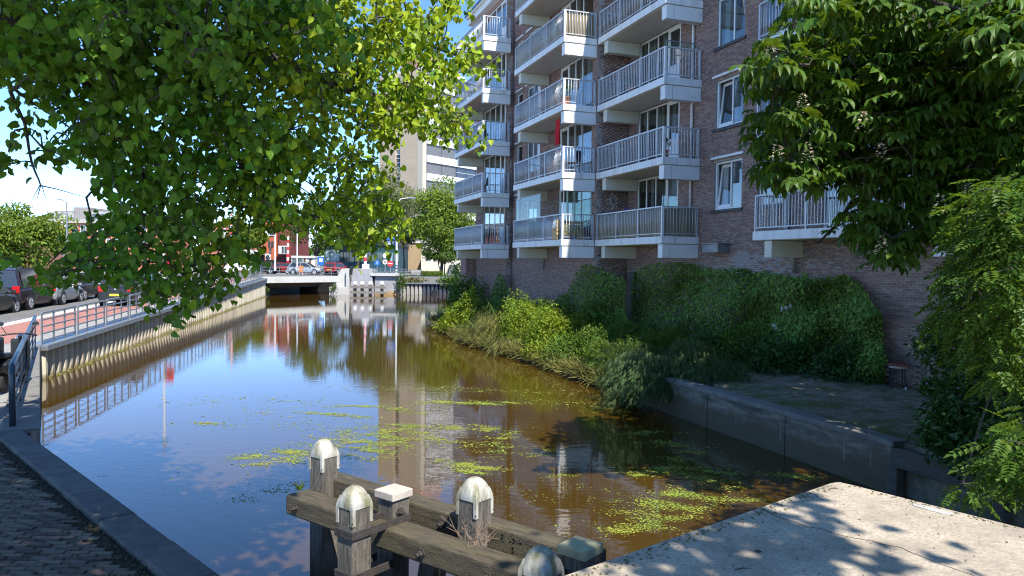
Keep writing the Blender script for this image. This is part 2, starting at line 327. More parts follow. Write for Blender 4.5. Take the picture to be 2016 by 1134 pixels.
# ------------------------------------------------------------------ near quay: kerb stones and clinkers
kd = np.array(Q3)-np.array(Q0); kL = np.linalg.norm(kd); kd /= kL; kn = np.array([kd[1], -kd[0]]);  kn = kn if kn @ np.array([-1, -1]) > 0 else -kn
kerb = thing('quay_kerb', 'worn dark concrete kerb along the clinker quay edge in front', 'kerb', (Q0[0], Q0[1], .98))
KM = M('dark worn kerb', (.105, .1, .095), .85, .3, 5, .5, 70, dirt=(.19, .17, .15), dscale=2.2, dlo=.56, dhi=.75, obj=.12)
t = 0; 
while t < kL:
    l = min(1.0, kL-t); mb = MB(); j = RNG.normal()*.006
    P0, P1 = np.array(Q0)+kd*(t+.004), np.array(Q0)+kd*(t+l-.004)
    def pt(P, o, z): return (P[0]+kn[0]*o, P[1]+kn[1]*o, z)
    sec = [(-.02, .6), (-.02, 1.0), (.02, 1.045), (.33, 1.05), (.35, 1.03), (.35, .6)]
    a0 = [pt(P0, o, z+j) for o, z in sec]; mb.extr(a0, (P1[0]-P0[0], P1[1]-P0[1], 0)); mb.build('kerb_stone', KM, kerb, bevel=.012); t += 1.0
mb = MB(); sk = np.array([pt(np.array(Q0), .1, 0), pt(np.array(Q3), .1, 0)])
mb.bar((sk[0][0], sk[0][1], .0), (sk[1][0], sk[1][1], .0), .2, 1.2); mb.build('wall_face', CONC, kerb)
pv = thing('clinker_pavement', 'grey brown clinker paving of the shaded quay corner', 'pavement', (-6, 8, .98)); pv['kind'] = 'structure'; del pv['category']
lo = []; hi = []
for r in range(150):
    y = 2.6+r*.071
    for k in range(60):
        x = -11.6+k*.213+(r % 2)*.107
        if x+.2 > 1: continue
        P = np.array([x+.1, y+.03]); d = (P-np.array(Q0)) @ kn; s = (P-np.array(Q0)) @ kd
        if d > .5 and s > -2.2: lo.append((x, y)); hi.append((x+.206, y+.065))
lo, hi = np.array(lo), np.array(hi); cen = (lo+hi)/2; sc = proj(np.c_[cen, np.full(len(cen), 1.0)])
vis = (sc[:, 0] > -15) & (sc[:, 1] < 1150) & (cen[:, 1] > 4)
dist = np.hypot(cen[:, 0], cen[:, 1]); order = np.argsort(np.where(vis, dist, 1e3)); near_i = order[:300]
me = MB(); me.mesh([(-.101, -.031, -.05), (.101, -.031, -.05), (.101, .031, -.05), (-.101, .031, -.05), (-.101, -.031, -.006), (.101, -.031, -.006), (.101, .031, -.006), (-.101, .031, -.006), (-.093, -.024, 0), (.093, -.024, 0), (.093, .024, 0), (-.093, .024, 0)],
   [(0, 1, 5, 4), (1, 2, 6, 5), (2, 3, 7, 6), (3, 0, 4, 7), (4, 5, 9, 8), (5, 6, 10, 9), (6, 7, 11, 10), (7, 4, 8, 11), (8, 9, 10, 11)])
kme = me.data('brick', KLINK)
for i in near_i: link('brick', kme, pv, loc=(cen[i, 0]+6, cen[i, 1]-8, .022+RNG.normal()*.004), rot=(RNG.normal()*.02, RNG.normal()*.02, RNG.normal()*.012))
rest = np.setdiff1d(np.arange(len(cen)), near_i); rest = rest[dist[rest] < 13]
h = RNG.normal(size=(len(rest), 1))*.004
V, Lp, S = boxes(np.c_[lo[rest]+.006, np.full(len(rest), .95)], np.c_[hi[rest]-.004, 1.0+h])
link('bricks', raw_mesh('bricks', V-[-6, 8, .98], Lp, S, KLINK), pv, kind='stuff')
mb = MB(); mb.mesh([pt(np.array(Q0)-kd*2.5, .3, .984), pt(np.array(Q3), .3, .984), (-2, 2, .984), (-12, 2, .984), (-12, 13, .984)], [(0, 1, 2, 3, 4)]); mb.build('joint_sand', SOIL, pv)
# moss and litter in the joint between kerb and clinkers
lit = MB()
for k in range(700):
    s = RNG.uniform(0, kL); o = .43+RNG.normal()*.045 if k < 480 else RNG.uniform(.4, 2.5); P = np.array(Q0)+kd*s; p = pt(P, o, 1.0); r = RNG.uniform(.005, .02); a = RNG.uniform(0, 6)
    lit.obox((p[0], p[1], 1.006), (r*math.cos(a), r*math.sin(a), 0), (-r*.5*math.sin(a), r*.5*math.cos(a), 0), (0, 0, .007), .5)
lit.build('moss_and_litter', M('moss crumbs', (.06, .052, .03), 1, .5, 30), pv, kind='stuff')
# ------------------------------------------------------------------ right: foreground concrete abutment
P_a, P_b, P_c = np.array([.1, 3.9]), np.array([2.6, 5.9]), np.array([4.0, 4.05])
ab = thing('concrete_abutment', 'big pale sunlit concrete slab with a rounded corner in the right foreground', 'abutment', (2.4, 3.6, 0))
e1 = (P_a-P_b)/np.linalg.norm(P_a-P_b); e2 = (P_c-P_b)/np.linalg.norm(P_c-P_b)
arc = [P_b+e1*.16+(e2*.16)*0, P_b+e1*.08+e2*.018, P_b+e1*.03+e2*.03, P_b+e1*.01+e2*.09, P_b+e2*.2]
poly = [tuple(p) for p in [P_b+e1*9]+arc+[P_b+e2*9, P_b+e1*9+e2*9]]
def inset(poly, d):
    c = []; n = len(poly)
    for i in range(n):
        p0, p1, p2 = map(np.array, (poly[i-1], poly[i], poly[(i+1) % n])); a = unit(p1-p0); b = unit(p2-p1); na, nb = np.array([-a[1], a[0]]), np.array([-b[1], b[0]])
        m = unit(na+nb); c.append(tuple(p1-m*d/max(.5, m @ na)*-1))
    return c
area = sum(poly[i][0]*poly[(i+1) % len(poly)][1]-poly[(i+1) % len(poly)][0]*poly[i][1] for i in range(len(poly)))
if area < 0: poly = poly[::-1]
ins = inset(poly, .07); mb = MB(); nn = len(poly)
V = [(x, y, -1) for x, y in poly]+[(x, y, 1.83) for x, y in poly]+[(x, y, 1.9) for x, y in ins]
mb.mesh(V, [tuple(range(2*nn, 3*nn))]+[(i, (i+1) % nn, nn+(i+1) % nn, nn+i) for i in range(nn)]+[(nn+i, nn+(i+1) % nn, 2*nn+(i+1) % nn, 2*nn+i) for i in range(nn)])
SLAB = M('sandy concrete', (.46, .385, .29), .92, .4, 55, .4, 260, dirt=(.24, .2, .15), dscale=2.2, dlo=.42, dhi=.75)
mb.build('slab', SLAB, ab)
mb = MB(); p = on_z(1842, 997, 1.9)[:2]; 
q = [np.array(p)+e1*.09+e2*s+np.array([-e2[1], e2[0]])*t*-1 for s, t in ((-.13, -.03), (-.1, .035), (.1, .05), (.15, .02), (.14, -.035))]
mb.prism([tuple(v) for v in q][::-1], 1.88, 1.905).build('repair_patch', M('pale mortar patch', (.42, .4, .36), .85, .1, 9), ab)
lt = MB()
for k in range(160):
    p = P_b+e1*RNG.uniform(.1, 3)+e2*RNG.uniform(.1, 2.6); r = RNG.uniform(.003, .009); a = RNG.uniform(0, 6)
    lt.obox((p[0], p[1], 1.903), (r*math.cos(a), r*math.sin(a), 0), (-r*.6*math.sin(a), r*.6*math.cos(a), 0), (0, 0, .004), .5)
lt.build('grit', M('grit', (.16, .13, .09), 1, .5, 30), ab, kind='stuff')
mo = MB()
for k in range(420):
    s = RNG.uniform(.2, 4.5); p = P_b+e1*s+e2*(.09+abs(RNG.normal())*.06) if k < 300 else P_b+e2*RNG.uniform(.2, 2.6)+e1*(.09+abs(RNG.normal())*.04); r = RNG.uniform(.004, .014); a = RNG.uniform(0, 6)
    mo.obox((p[0], p[1], 1.902), (r*math.cos(a), r*math.sin(a), 0), (-r*.6*math.sin(a), r*.6*math.cos(a), 0), (0, 0, .004), .5)
mo.build('edge_moss', M('edge moss', (.12, .11, .05), 1, .5, 30), ab, kind='stuff')
cr = MB(); c0 = P_b+e1*1.15+e2*.09; pts_c = [np.array([*(c0+e2*t+e1*.05*math.sin(t*5)+e1*RNG.normal()*.018), 1.9015]) for t in np.linspace(0, 1.9, 26)]
for a_, b_ in zip(pts_c[:-1], pts_c[1:]): cr.bar(a_, b_, RNG.uniform(.002, .006), .002)
cr.build('crack', M('crack dirt', (.1, .085, .06), 1, .3, 20), ab)
tw = on_z(1445, 1122, 1.9); mb = MB(); mb.tube([tw, tw+[.05, .0, .012], tw+[.1, .015, .004]], [.003, .004, .001], 5)
tag(mb.build('twig', BLACK), 'thin dark twig lying on the sunlit concrete slab', 'twig')
lf = on_z(1492, 1087, 1.9); mb = MB(); mb.mesh([lf+[-.025, 0, .004], lf+[0, .012, .012], lf+[.028, .004, .003], lf+[.002, -.012, .001], lf+[0, 0, -.0005]], [(0, 3, 2, 1), (0, 4, 3), (3, 4, 2), (2, 4, 1), (1, 4, 0)])
tag(mb.build('dead_leaf', M('dry dark leaf', (.05, .035, .02), .9, .3, 30)), 'curled dark dead leaf lying on the sunlit concrete slab', 'leaf')
# ------------------------------------------------------------------ right bank: terrace, quay wall, soil
TW = [(6.9, 9.4), (6.2, 11.56), (5.36, 13.98), (4.5, 16.3), (3.46, 19.3)]        # top edge of the low wall
bankpx = [(1200, 768), (1120, 742), (1040, 712), (960, 690), (905, 672), (872, 652), (850, 634)]
BK = [tuple(on_z(x, y, 0)[:2]) for x, y in bankpx]
qd = lambda u, v: (-math.sin(TH)*u-math.cos(TH)*v, math.cos(TH)*u-math.sin(TH)*v)
TH = math.radians(19.5)
terr = TW[:4]+[(6.4, 24.2), (14, 20), (14, 5), (8.6, 5)]
MB().prism(terr, -1, .83).build('terrace', GRASSY, kind='structure')
pts = [TW[3], TW[4]]+BK+[(-2.2, 45.8), (2.6, 33), (6.5, 24)]
mb = MB(); n = len(pts); inn = []
cx, cy = np.mean([p[0] for p in pts]), np.mean([p[1] for p in pts])
hts = [.83, .45]+[.12]*7+[.95, .95, .85]
for (x, y), h in zip(pts, hts): inn.append((x+(cx-x)*.06, y+(cy-y)*.06, h+.08))
V = [(x, y, -.8) for x, y in pts]+[(x, y, h) for (x, y), h in zip(pts, hts)]+[(cx+1.2, cy+1.0, .8)]
mb.mesh(V, [(i, (i+1) % n, n+(i+1) % n, n+i) for i in range(n)]+[(n+i, n+(i+1) % n, 2*n) for i in range(n)]); mb.build('bank_soil', SOIL, kind='structure')
rw = thing('terrace_wall', 'low grey concrete wall along the water below the mossy terrace', 'canal wall', (5.4, 14, 0))
WCON = M('stained wall concrete', (.29, .255, .2), .85, .25, 3, .5, 40, dirt=(.085, .083, .072), dscale=1.3, dlo=.4, dhi=.62, stretch=(1, 1, 4.5), tide=(.4, .25, (.12, .09, .045)))
for i in range(1, len(TW)-1):
    p, q = np.array(TW[i]), np.array(TW[i+1]); d = unit(q-p); nrm = np.array([-d[1], d[0]]); nrm = nrm if nrm[0] < 0 else -nrm
    mb = MB(); mb.bar((*(p+d*.012+nrm*.05), .02), (*(q-d*.012+nrm*.05), .02), .24, 1.5); mb.build('wall_panel', WCON, rw, bevel=.008)
    mb = MB(); mb.bar((*(p+nrm*.07), .815), (*(q+nrm*.07), .815), .32, .1); mb.build('coping', CONC, rw, bevel=.015)
    mb = MB()
    for k in range(2):
        s = RNG.uniform(.1, np.linalg.norm(q-p)-.1); r = RNG.uniform(.02, .07); c = p+d*s+nrm*.172
        mb.bar((*c, .25+RNG.uniform(0, .1)), (*c, .6+RNG.uniform(0, .15)), r*.3, .004, up=(nrm[0], nrm[1], 0.01))
    mb.build('lime_streak', M('lime streak', (.28, .26, .23), .9, .3, 20), rw, kind='stuff')
# timber fender frame at the near end of the terrace wall
OLDW = M('grey oak', (.1, .09, .075), .85, .35, 4, .6, 30, stretch=(1, 1, 6))
tf = thing('timber_fender_frame', 'grey timber beam and posts fixed along the near end of the terrace wall', 'timber fender', (6.6, 10, 0))
p, q = np.array(TW[1])+[-.16, 0], np.array([7.9, 6.6]); d = unit(q-p)
mb = MB(); mb.bar((*p, .62), (*q, .62), .14, .3); mb.build('beam', OLDW, tf, bevel=.012)
for s in (.05, 1.75, 3.3):
    c = p+d*s; mb = MB(); mb.bar((*c, -.7), (*c, .5), .16, .18, up=(d[0], d[1], 0)); mb.build('post', OLDW, tf, bevel=.012)
mb = MB(); mb.bar((*(p+d*.0+[.35, .1]), 0), (*(q+[.35, .1]), 0), .06, 1.45); mb.build('backing_wall', WCON, tf)
# ------------------------------------------------------------------ the brick apartment building: u runs along the front, v out to the canal
def W(u, v, z): return np.array([-math.sin(TH)*u-math.cos(TH)*v, math.cos(TH)*u-math.sin(TH)*v, z])
U0, V0, Z0 = 20.0, -14.48, .83
bld = thing('apartment_building', 'tall dark red brick apartment building with stepped white balconies on the right bank', 'building', W(U0, V0, Z0), math.pi/2+TH)
def bx(mb, u0, u1, v0, v1, z0, z1): return mb.box((min(u0,u1)-U0, min(v0,v1)-V0, min(z0,z1)-Z0), (max(u0,u1)-U0, max(v0,v1)-V0, max(z0,z1)-Z0))
def L3(u, v, z): return (u-U0, v-V0, z-Z0)
VA, VB, VC = -14.48, -13.03, -12.72
LV = [4.30+2.66*k for k in range(5)]            # undersides of the balcony slabs
ROOF = 18.1
holes = {'A': [], 'B': [], 'C': []}
interior = M('room wall', (.16, .15, .13), .9, .3, 1)
DKSILL = M('dark slate sill', (.05, .05, .055), .6, .2, 8)
def window(wall, u0, u1, z0, z1, mull=(), recess=.09, sill=True, lintel=True, door=None, transom=None, curtains=1, tilt=None):
    v = {'A': VA, 'B': VB, 'C': VC}[wall]; holes[wall].append((u0, u1, z0, z1)); f = .065; vf = v-recess
    mb = MB()
    bx(mb, u0, u1, vf-.06, vf+.012, z1-f, z1); bx(mb, u0, u1, vf-.06, vf+.012, z0, z0+f)
    bx(mb, u0, u0+f, vf-.06, vf+.01, z0+f, z1-f); bx(mb, u1-f, u1, vf-.06, vf+.01, z0+f, z1-f)
    for m in mull: bx(mb, m-f/2, m+f/2, vf-.06, vf+.008, z0+f, z1-f)
    if transom: bx(mb, u0+f, u1-f, vf-.055, vf+.006, transom-.03, transom+.03)
    w = mb.build('window', WHITE, bld, local=True, bevel=.006)
    es = [u0+f]+[x for m in mull for x in (m-f/2, m+f/2)]+[u1-f]
    for k in range(0, len(es), 2):
        a, b = es[k], es[k+1]; mb = MB()
        if door is not None and k//2 == door:
            dz = z0+(z1-z0)*.4
            bx(mb, a, b, vf-.03, vf-.012, dz, z1-f); mb.build('pane', GLASS, w, local=True)
            mb = MB(); bx(mb, a, b, vf-.045, vf-.002, z0+f, dz); bx(mb, a, a+.09, vf-.04, vf+.004, dz, z1-f); bx(mb, b-.09, b, vf-.04, vf+.004, dz, z1-f); bx(mb, a+.09, b-.09, vf-.04, vf+.004, z1-f-.09, z1-f); mb.build('door_leaf', WHITE, w, local=True, bevel=.005)
            mb = MB(); bx(mb, a+.02, a+.05, vf, vf+.05, dz-.02, dz+.1); mb.build('handle', CHROME, w, local=True)
        elif tilt == k//2:
            hh = z1-z0-2*f; c = math.sin(.11); mb = MB()
            for (s0, s1, t0, t1) in ((0, 1, 0, .07), (0, 1, .93, 1), (0, .09, .07, .93), (.91, 1, .07, .93)):
                P = [L3(a+(b-a)*s, vf-.02-c*hh*t, z0+f+hh*t) for s, t in ((s0, t0), (s1, t0), (s1, t1), (s0, t1))]; mb.extr(P, (0, -.05, 0))
            mb.build('sash', WHITE, w, local=True)
            mb = MB(); mb.mesh([L3(a+(b-a)*s, vf-.04-c*hh*t, z0+f+hh*t) for s, t in ((.09, .07), (.91, .07), (.91, .93), (.09, .93))], [(0, 1, 2, 3)]); mb.build('pane', GLASS, w, local=True)
        else:
            bx(mb, a, b, vf-.03, vf-.012, z0+f, z1-f); mb.build('pane', GLASS, w, local=True)
        if curtains and RNG.random() < .75:
            mb = MB(); cw = (b-a)*RNG.uniform(.2, .5); s = a if RNG.random() < .5 else b-cw; n = 9
            V = [L3(s+cw*i/n, vf-.2+.03*math.sin(i*2.4), z) for z in (z0+.02, z1-.05) for i in range(n+1)]
            mb.mesh(V, [(i, i+1, n+2+i, n+1+i) for i in range(n)]); mb.build('curtain', CURT, w, local=True)
    mb = MB(); bx(mb, u0+.01, u1-.01, v-1.4, v-1.36, z0, z1); bx(mb, u0-.05, u0, v-1.36, v-.3, z0, z1); bx(mb, u1, u1+.05, v-1.36, v-.3, z0, z1); bx(mb, u0, u1, v-1.36, v-.3, z0-.05, z0); bx(mb, u0, u1, v-1.36, v-.3, z1, z1+.05); mb.build('room', interior, w, local=True)
    if sill: mb = MB(); bx(mb, u0-.08, u1+.08, v-.1, v+.06, z0-.11, z0-.005); mb.build('sill', DKSILL, w, local=True, bevel=.01)
    if lintel: mb = MB(); bx(mb, u0-.12, u1+.12, v+.003, v+.07, z1+.1, z1+.18); mb.build('sunshade_box', WHITE, w, local=True, bevel=.006)
    return w
bar_me = {}
def bar_mesh(h):
    k = round(h, 3)
    if k not in bar_me: bar_me[k] = MB().box((-.011, -.011, 0), (.011, .011, h)).data('railing_bar', BARM)
    return bar_me[k]
def balcony(u0, u1, vw, vf, z, single=False, pitch=.118, farside=True, beams=(0, 1), infill=None):
    """slab from wall vw out to vf; the short side at u0 faces the camera"""
    mb = MB(); bx(mb, u0, u1, vw+.004, vf, z, z+.25)
    b = mb.build('balcony', SLABW, bld, local=True, bevel=.012)
    for k in beams:
        mb = MB(); ub = u0+.03 if k == 0 else u1-.75
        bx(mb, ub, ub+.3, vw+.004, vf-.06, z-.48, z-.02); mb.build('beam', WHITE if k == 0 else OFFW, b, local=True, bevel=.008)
        mb = MB(); bx(mb, ub+.295 if k else ub-.003, ub+.305 if k else ub+.001, vf-.36, vf-.345, z-.47, z-.03); mb.build('joint', MORTAR, b, local=True)
    zt = z+.25; h = 1.0
    runs = [((u0+.06, vf-.06), (u1-.05, vf-.06)), ((u0+.06, vf-.06), (u0+.06, vw+.05))]
    if farside: runs.append(((u1-.05, vf-.06), (u1-.05, vw+.05)))
    posts = []; barpos = []
    for (a, c) in runs:
        a, c = np.array(a), np.array(c); Lr = np.linalg.norm(c-a); d = (c-a)/Lr
        for zz, t in ((zt+h, .045), (zt+.1, .03)):
            mb = MB(); mb.bar(L3(*a, zz), L3(*c, zz), .05 if zz > zt+.5 else .03, t); mb.build('rail', BARM, b, local=True)
        npost = max(1, round(Lr/1.75)); posts += [tuple(np.round(a+d*Lr*k/npost, 3)) for k in range(npost+1)]
        n = int(Lr/pitch); barpos += [a+d*(k+.5)*Lr/n for k in range(n)]
    for p in set(posts):
        mb = MB(); w = .05 if p != (round(u0+.06, 3), round(vf-.06, 3)) else .075
        mb.box((p[0]-w/2-U0, p[1]-w/2-V0, zt-Z0), (p[0]+w/2-U0, p[1]+w/2-V0, zt+h+.005-Z0)); mb.build('rail_post', BARM if w < .06 else WHITE, b, local=True)
    if single:
        for p in barpos: link('railing_bar', bar_mesh(.9), b, loc=L3(p[0], p[1], zt+.1))
    else:
        p = np.array(barpos); c = np.c_[p[:, 0]-U0, p[:, 1]-V0, np.full(len(p), zt+.1-Z0)]
        V, Lp, S = boxes(c-[.011, .011, 0], c+[.011, .011, .9]); link('railing_bars', raw_mesh('railing_bars', V, Lp, S, BARM), b, kind='stuff')
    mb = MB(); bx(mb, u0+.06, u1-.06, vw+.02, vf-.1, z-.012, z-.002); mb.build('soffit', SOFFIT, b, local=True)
    if infill:
        m = infill[0]
        for (a, c) in runs[:infill[1]]:
            a, c = np.array(a), np.array(c); Lr = np.linalg.norm(c-a); d = (c-a)/Lr; nrm = np.array([0, -.05]) if abs(d[0]) > .5 else np.array([.05, 0])
            n = int(Lr/infill[2]); mb = MB()
            for k in range(n):
                p = a+nrm+d*(k+.5)*Lr/n; hh = infill[3]+RNG.normal()*infill[4]; w = Lr/n*.46
                mb.obox(L3(p[0], p[1], zt+.03+hh/2), (d[0]*w, d[1]*w, 0), (-d[1]*.012, d[0]*.012, 0), (0, 0, hh/2))
            mb.build('screen', m, b, local=True, kind='stuff')
    return b
BAMBOO = M('weathered bamboo', (.3, .25, .16), .8, .25, 6, island=.25, stretch=(1, 1, .2))
REEDS = M('grey reed matting', (.3, .3, .29), .85, .2, 6, island=.2, stretch=(1, 1, .2))
CLOTH = M('frosted sheet', (.5, .52, .54), .7, .1, 3)
for k, z in enumerate(LV):
    inf = {0: (BAMBOO, 2, .085, .93, .012)}.get(k)
    balcony(21.77, 26.84, VA, VB+.02, z, single=k in (1, 2), infill=inf)
    inf = {0: (CLOTH, 1, .4, .75, .02), 3: (BAMBOO, 2, .06, .9, .02), 4: (BAMBOO, 2, .06, .9, .02)}.get(k)
    balcony(26.93, 32.7, VB, -11.58, z, infill=inf)
    inf = {0: (CLOTH, 1, .45, .8, .01), 1: (REEDS, 1, .08, .9, .01), 2: (REEDS, 1, .5, .85, .01)}.get(k)
    balcony(36.45, 41.9, VC, -11.2, z, infill=inf)
    balcony(11.3, 17.45, VA, -13.36, z, single=k == 0, beams=(0, 1))
    if k >= 1: pass
    # openings on the wall behind each balcony
    zf = z+.25
    window('A', 23.15, 26.15, zf+.05, zf+2.38, (24.05, 24.8, 25.5), recess=.06, sill=False, lintel=False, door=0, curtains=1)
    window('A', 19.5, 20.98, zf+.86, zf+2.42, (20.15,), tilt=1 if k < 2 else None)
    window('A', 17.62, 18.72, zf+.86, zf+2.42, (18.15,))
    window('A', 13.9, 16.0, zf+.05, zf+2.38, (14.75, 15.4), recess=.06, sill=False, lintel=False, door=1)
    window('B', 27.35, 30.7, zf+.05, zf+2.38, (28.4, 29.1, 29.8), recess=.06, sill=False, lintel=False, door=3)
    window('B', 33.35, 34.85, zf+.86, zf+2.42, (34.1,))
    window('B', 35.5, 36.35, zf+.86, zf+2.42)
    window('C', 37.35, 41.1, zf+.05, zf+2.38, (38.2, 39.1, 40.1), recess=.06, sill=False, lintel=False, door=0)
    for (u, v) in ((22.25, VA), (26.99, VB), (37.05, VC)):
        pass
# downpipes
for (u, v, nm) in ((22.25, VA, 0), (17.3, VA, 0), (37.02, VC, 0)):
    mb = MB(); mb.cyl(L3(u, v+.07, 4.2), L3(u, v+.07, ROOF-.2), .045, 8); mb.build('downpipe', WHITE, bld, local=True, smooth=True)
for (u, v, z) in ((16.9, VA+.12, 3.5), (32.1, VB+.12, 3.45)):
    mb = MB(); mb.cyl(L3(u, v, z-.1), L3(u, v, z+.75), .06, 8); mb.build('drain_pipe', M('grey plastic', (.2, .19, .16), .6, .2, 5), bld, local=True, smooth=True)
# metal flue box on the wall
mb = MB(); bx(mb, 20.05, 20.9, VA+.003, VA+.45, 4.0, 4.27); bx(mb, 20.0, 20.95, VA+.003, VA+.5, 4.272, 4.31); mb.build('vent_box', GALV, bld, local=True, bevel=.008)
# dark doorway in the corner
holes['A'].append((26.05, 26.75, .83, 3.3))
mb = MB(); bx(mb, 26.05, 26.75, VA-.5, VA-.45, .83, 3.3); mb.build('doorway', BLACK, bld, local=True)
# walls: mortar backing with openings cut, then the bricks themselves
def rects(s0, s1, z0, z1, hs):
    zs = sorted({z0, z1}|{min(max(h, z0), z1) for H in hs for h in H[2:]}); out = []
    for a, b in zip(zs[:-1], zs[1:]):
        if b-a < 1e-4: continue
        cut = sorted((H[0], H[1]) for H in hs if H[2] < (a+b)/2 < H[3]); s = s0
        for c0, c1 in cut:
            if c0 > s: out.append((s, min(c0, s1), a, b))
            s = max(s, c1)
        if s < s1: out.append((s, s1, a, b))
    return out
def courses(s0, s1, z0, z1, hs):
    BL, BH = .22, .0625; lo = []; hi = []
    r = 0; z = z0
    while z+BH < z1:
        zc = z+BH/2; cut = sorted((H[0], H[1]) for H in hs if H[2]-.03 < zc < H[3]+.03); segs = []; s = s0
        for c0, c1 in cut:
            if c0 > s: segs.append((s, c0))
            s = max(s, c1)
        if s < s1: segs.append((s, s1))
        off = (r % 2)*BL/2+(r % 3)*.01
        for a, b in segs:
            k0 = math.floor((a-off)/BL); k1 = math.ceil((b-off)/BL)
            e = np.clip(np.arange(k0, k1+1)*BL+off, a, b)
            for p, q in zip(e[:-1], e[1:]):
                if q-p > .03: lo.append((p+.005, z+.006)); hi.append((q-.005, z+BH-.006))
        z += BH; r += 1
    return np.array(lo), np.array(hi)
ZTOP = {'A': 14.2, 'B': 15.6, 'C': 17.5}
spans = {'A': (4.0, 26.9, VA), 'B': (26.9, 36.9, VB), 'C': (36.9, 42.5, VC)}
for w, (s0, s1, v) in spans.items():
    hs = [h for h in holes[w]]
    mb = MB()
    for a, b, c, d in rects(s0, s1, .4, ROOF, hs): bx(mb, a, b, v-.26, v-.010, c, d)
    wo = mb.build('wall', MORTAR, bld, local=True)
    lo, hi = courses(s0, s1, .84, ZTOP[w], hs); n = len(lo); jit = RNG.normal(size=n)*.0015
    L_ = np.c_[lo[:, 0]-U0, np.full(n, v-.03-V0), lo[:, 1]-Z0]; H_ = np.c_[hi[:, 0]-U0, v+jit-V0, hi[:, 1]-Z0]
    stuff = np.ones(n, bool)
    if w == 'A':
        c = (lo+hi)/2; sc = proj(np.array([W(a, v, b) for a, b in c])); full = (hi[:, 0]-lo[:, 0]) > .2
        vis = in_poly(sc[:, 0], sc[:, 1], [(1660, 500), (1870, 500), (1870, 610), (1800, 640), (1810, 760), (1745, 740), (1735, 600)]) & full
        idx = np.where(vis)[0]; dd = np.hypot(c[idx, 0], 0); idx = idx[np.argsort(-sc[idx, 1])][:300]; stuff[idx] = False
        bme = MB().box((-.105, -.03, -.0252), (.105, 0, .0252)).data('brick', BRICK)
        for i in idx: link('brick', bme, wo, loc=(c[i, 0]-U0, v+jit[i]-V0, c[i, 1]-Z0))
    V, Lp, S = boxes(L_[stuff], H_[stuff], skip=2); link('bricks', raw_mesh('bricks', V, Lp, S, BRICK), wo, kind='stuff')
    if ZTOP[w] < ROOF:
        mb = MB()
        for a, b, c, d in rects(s0, s1, ZTOP[w], ROOF, hs): bx(mb, a, b, v-.03, v-.002, c, d)
        mb.build('upper_wall', BRICK, bld, local=True)
# the stepped returns that face the camera
for (u, va, vb, zt) in ((26.9, VA, VB, 15.2), (36.9, VB, VC, 17.5), (42.5, VC, -12.1, 4.25)):
    top = ROOF if zt > 5 else zt
    mb = MB(); bx(mb, u+.012, u+.25, va-.3, vb-.012, .4, top); wo = mb.build('return_wall', MORTAR, bld, local=True)
    lo, hi = courses(va+.002, vb, .84, zt, [] if u != 26.9 else []); n = len(lo)
    L_ = np.c_[np.full(n, u-U0)+RNG.normal(size=n)*.0015, lo[:, 0]-V0, lo[:, 1]-Z0]; H_ = np.c_[np.full(n, u+.03-U0), hi[:, 0]-V0, hi[:, 1]-Z0]
    V, Lp, S = boxes(L_, H_, skip=3); link('bricks', raw_mesh('bricks', V, Lp, S, BRICK), wo, kind='stuff')
mb = MB(); bx(mb, 42.5, 43.6, VC-.3, -12.1, .4, 4.25); mb.build('end_pier', BRICK, bld, local=True)
mb = MB(); bx(mb, 42.25, 42.5, VC-12, VC-.26, .4, ROOF); mb.build('end_wall', BRICK, bld, local=True)
mb = MB(); bx(mb, 4.0, 4.25, VA-10, VA-.26, .4, ROOF); mb.build('end_wall', BRICK, bld, local=True)
mb = MB(); bx(mb, 4, 43, -26, -25.7, .4, ROOF); mb.build('rear_wall', BRICK, bld, local=True)
# roof with white fascia and dark cap
mb = MB()
for u0, u1, v in ((4, 26.9, VA), (26.9, 36.9, VB), (36.9, 43.2, VC)): bx(mb, u0, u1+.002, -26, v+.55, ROOF, ROOF+.1)
rf = mb.build('roof', WHITE, bld, local=True)
mb = MB()
for u0, u1, v in ((4, 26.9, VA), (26.9, 36.9, VB), (36.9, 43.25, VC)): bx(mb, u0, u1+.002, -26, v+.6, ROOF+.103, ROOF+.2)
mb.build('roof_edge', DKSTEEL, rf, local=True)
for u0, u1, v in ((4, 26.9, VA), (26.9, 36.9, VB), (36.9, 43.2, VC)):
    mb = MB(); bx(mb, u0, u1, v+.004, v+.4, ROOF-.35, ROOF-.003); mb.build('fascia', WHITE, rf, local=True)
# whitened strip of efflorescence on the lower bricks
mb = MB(); lo, hi = courses(15.2, 21.7, 2.6, 4.1, []); c = (lo+hi)/2
pick = np.array([RNG.random() < .55*math.exp(-((u-18.9)/1.6)**2*.5)*(1.25 if z < 3.9 else .4)+.35*math.exp(-((u-19.5)/.25)**2) for u, z in c])
for a, b in zip(lo[pick], hi[pick]): bx(mb, a[0]+.003, b[0]-.003, VA-.02, VA+.004, a[1]+.002, b[1]-.002)
mb.build('efflorescence', ALGAE, bld, local=True, kind='stuff')
# tall white panel strips beside the windows of the far stacks
for u, v in ((32.95, VB), ):
    mb = MB(); bx(mb, u, u+.3, v+.002, v+.03, LV[1]+.3, ROOF-.5); mb.build('panel_strip', WHITE, bld, local=True)
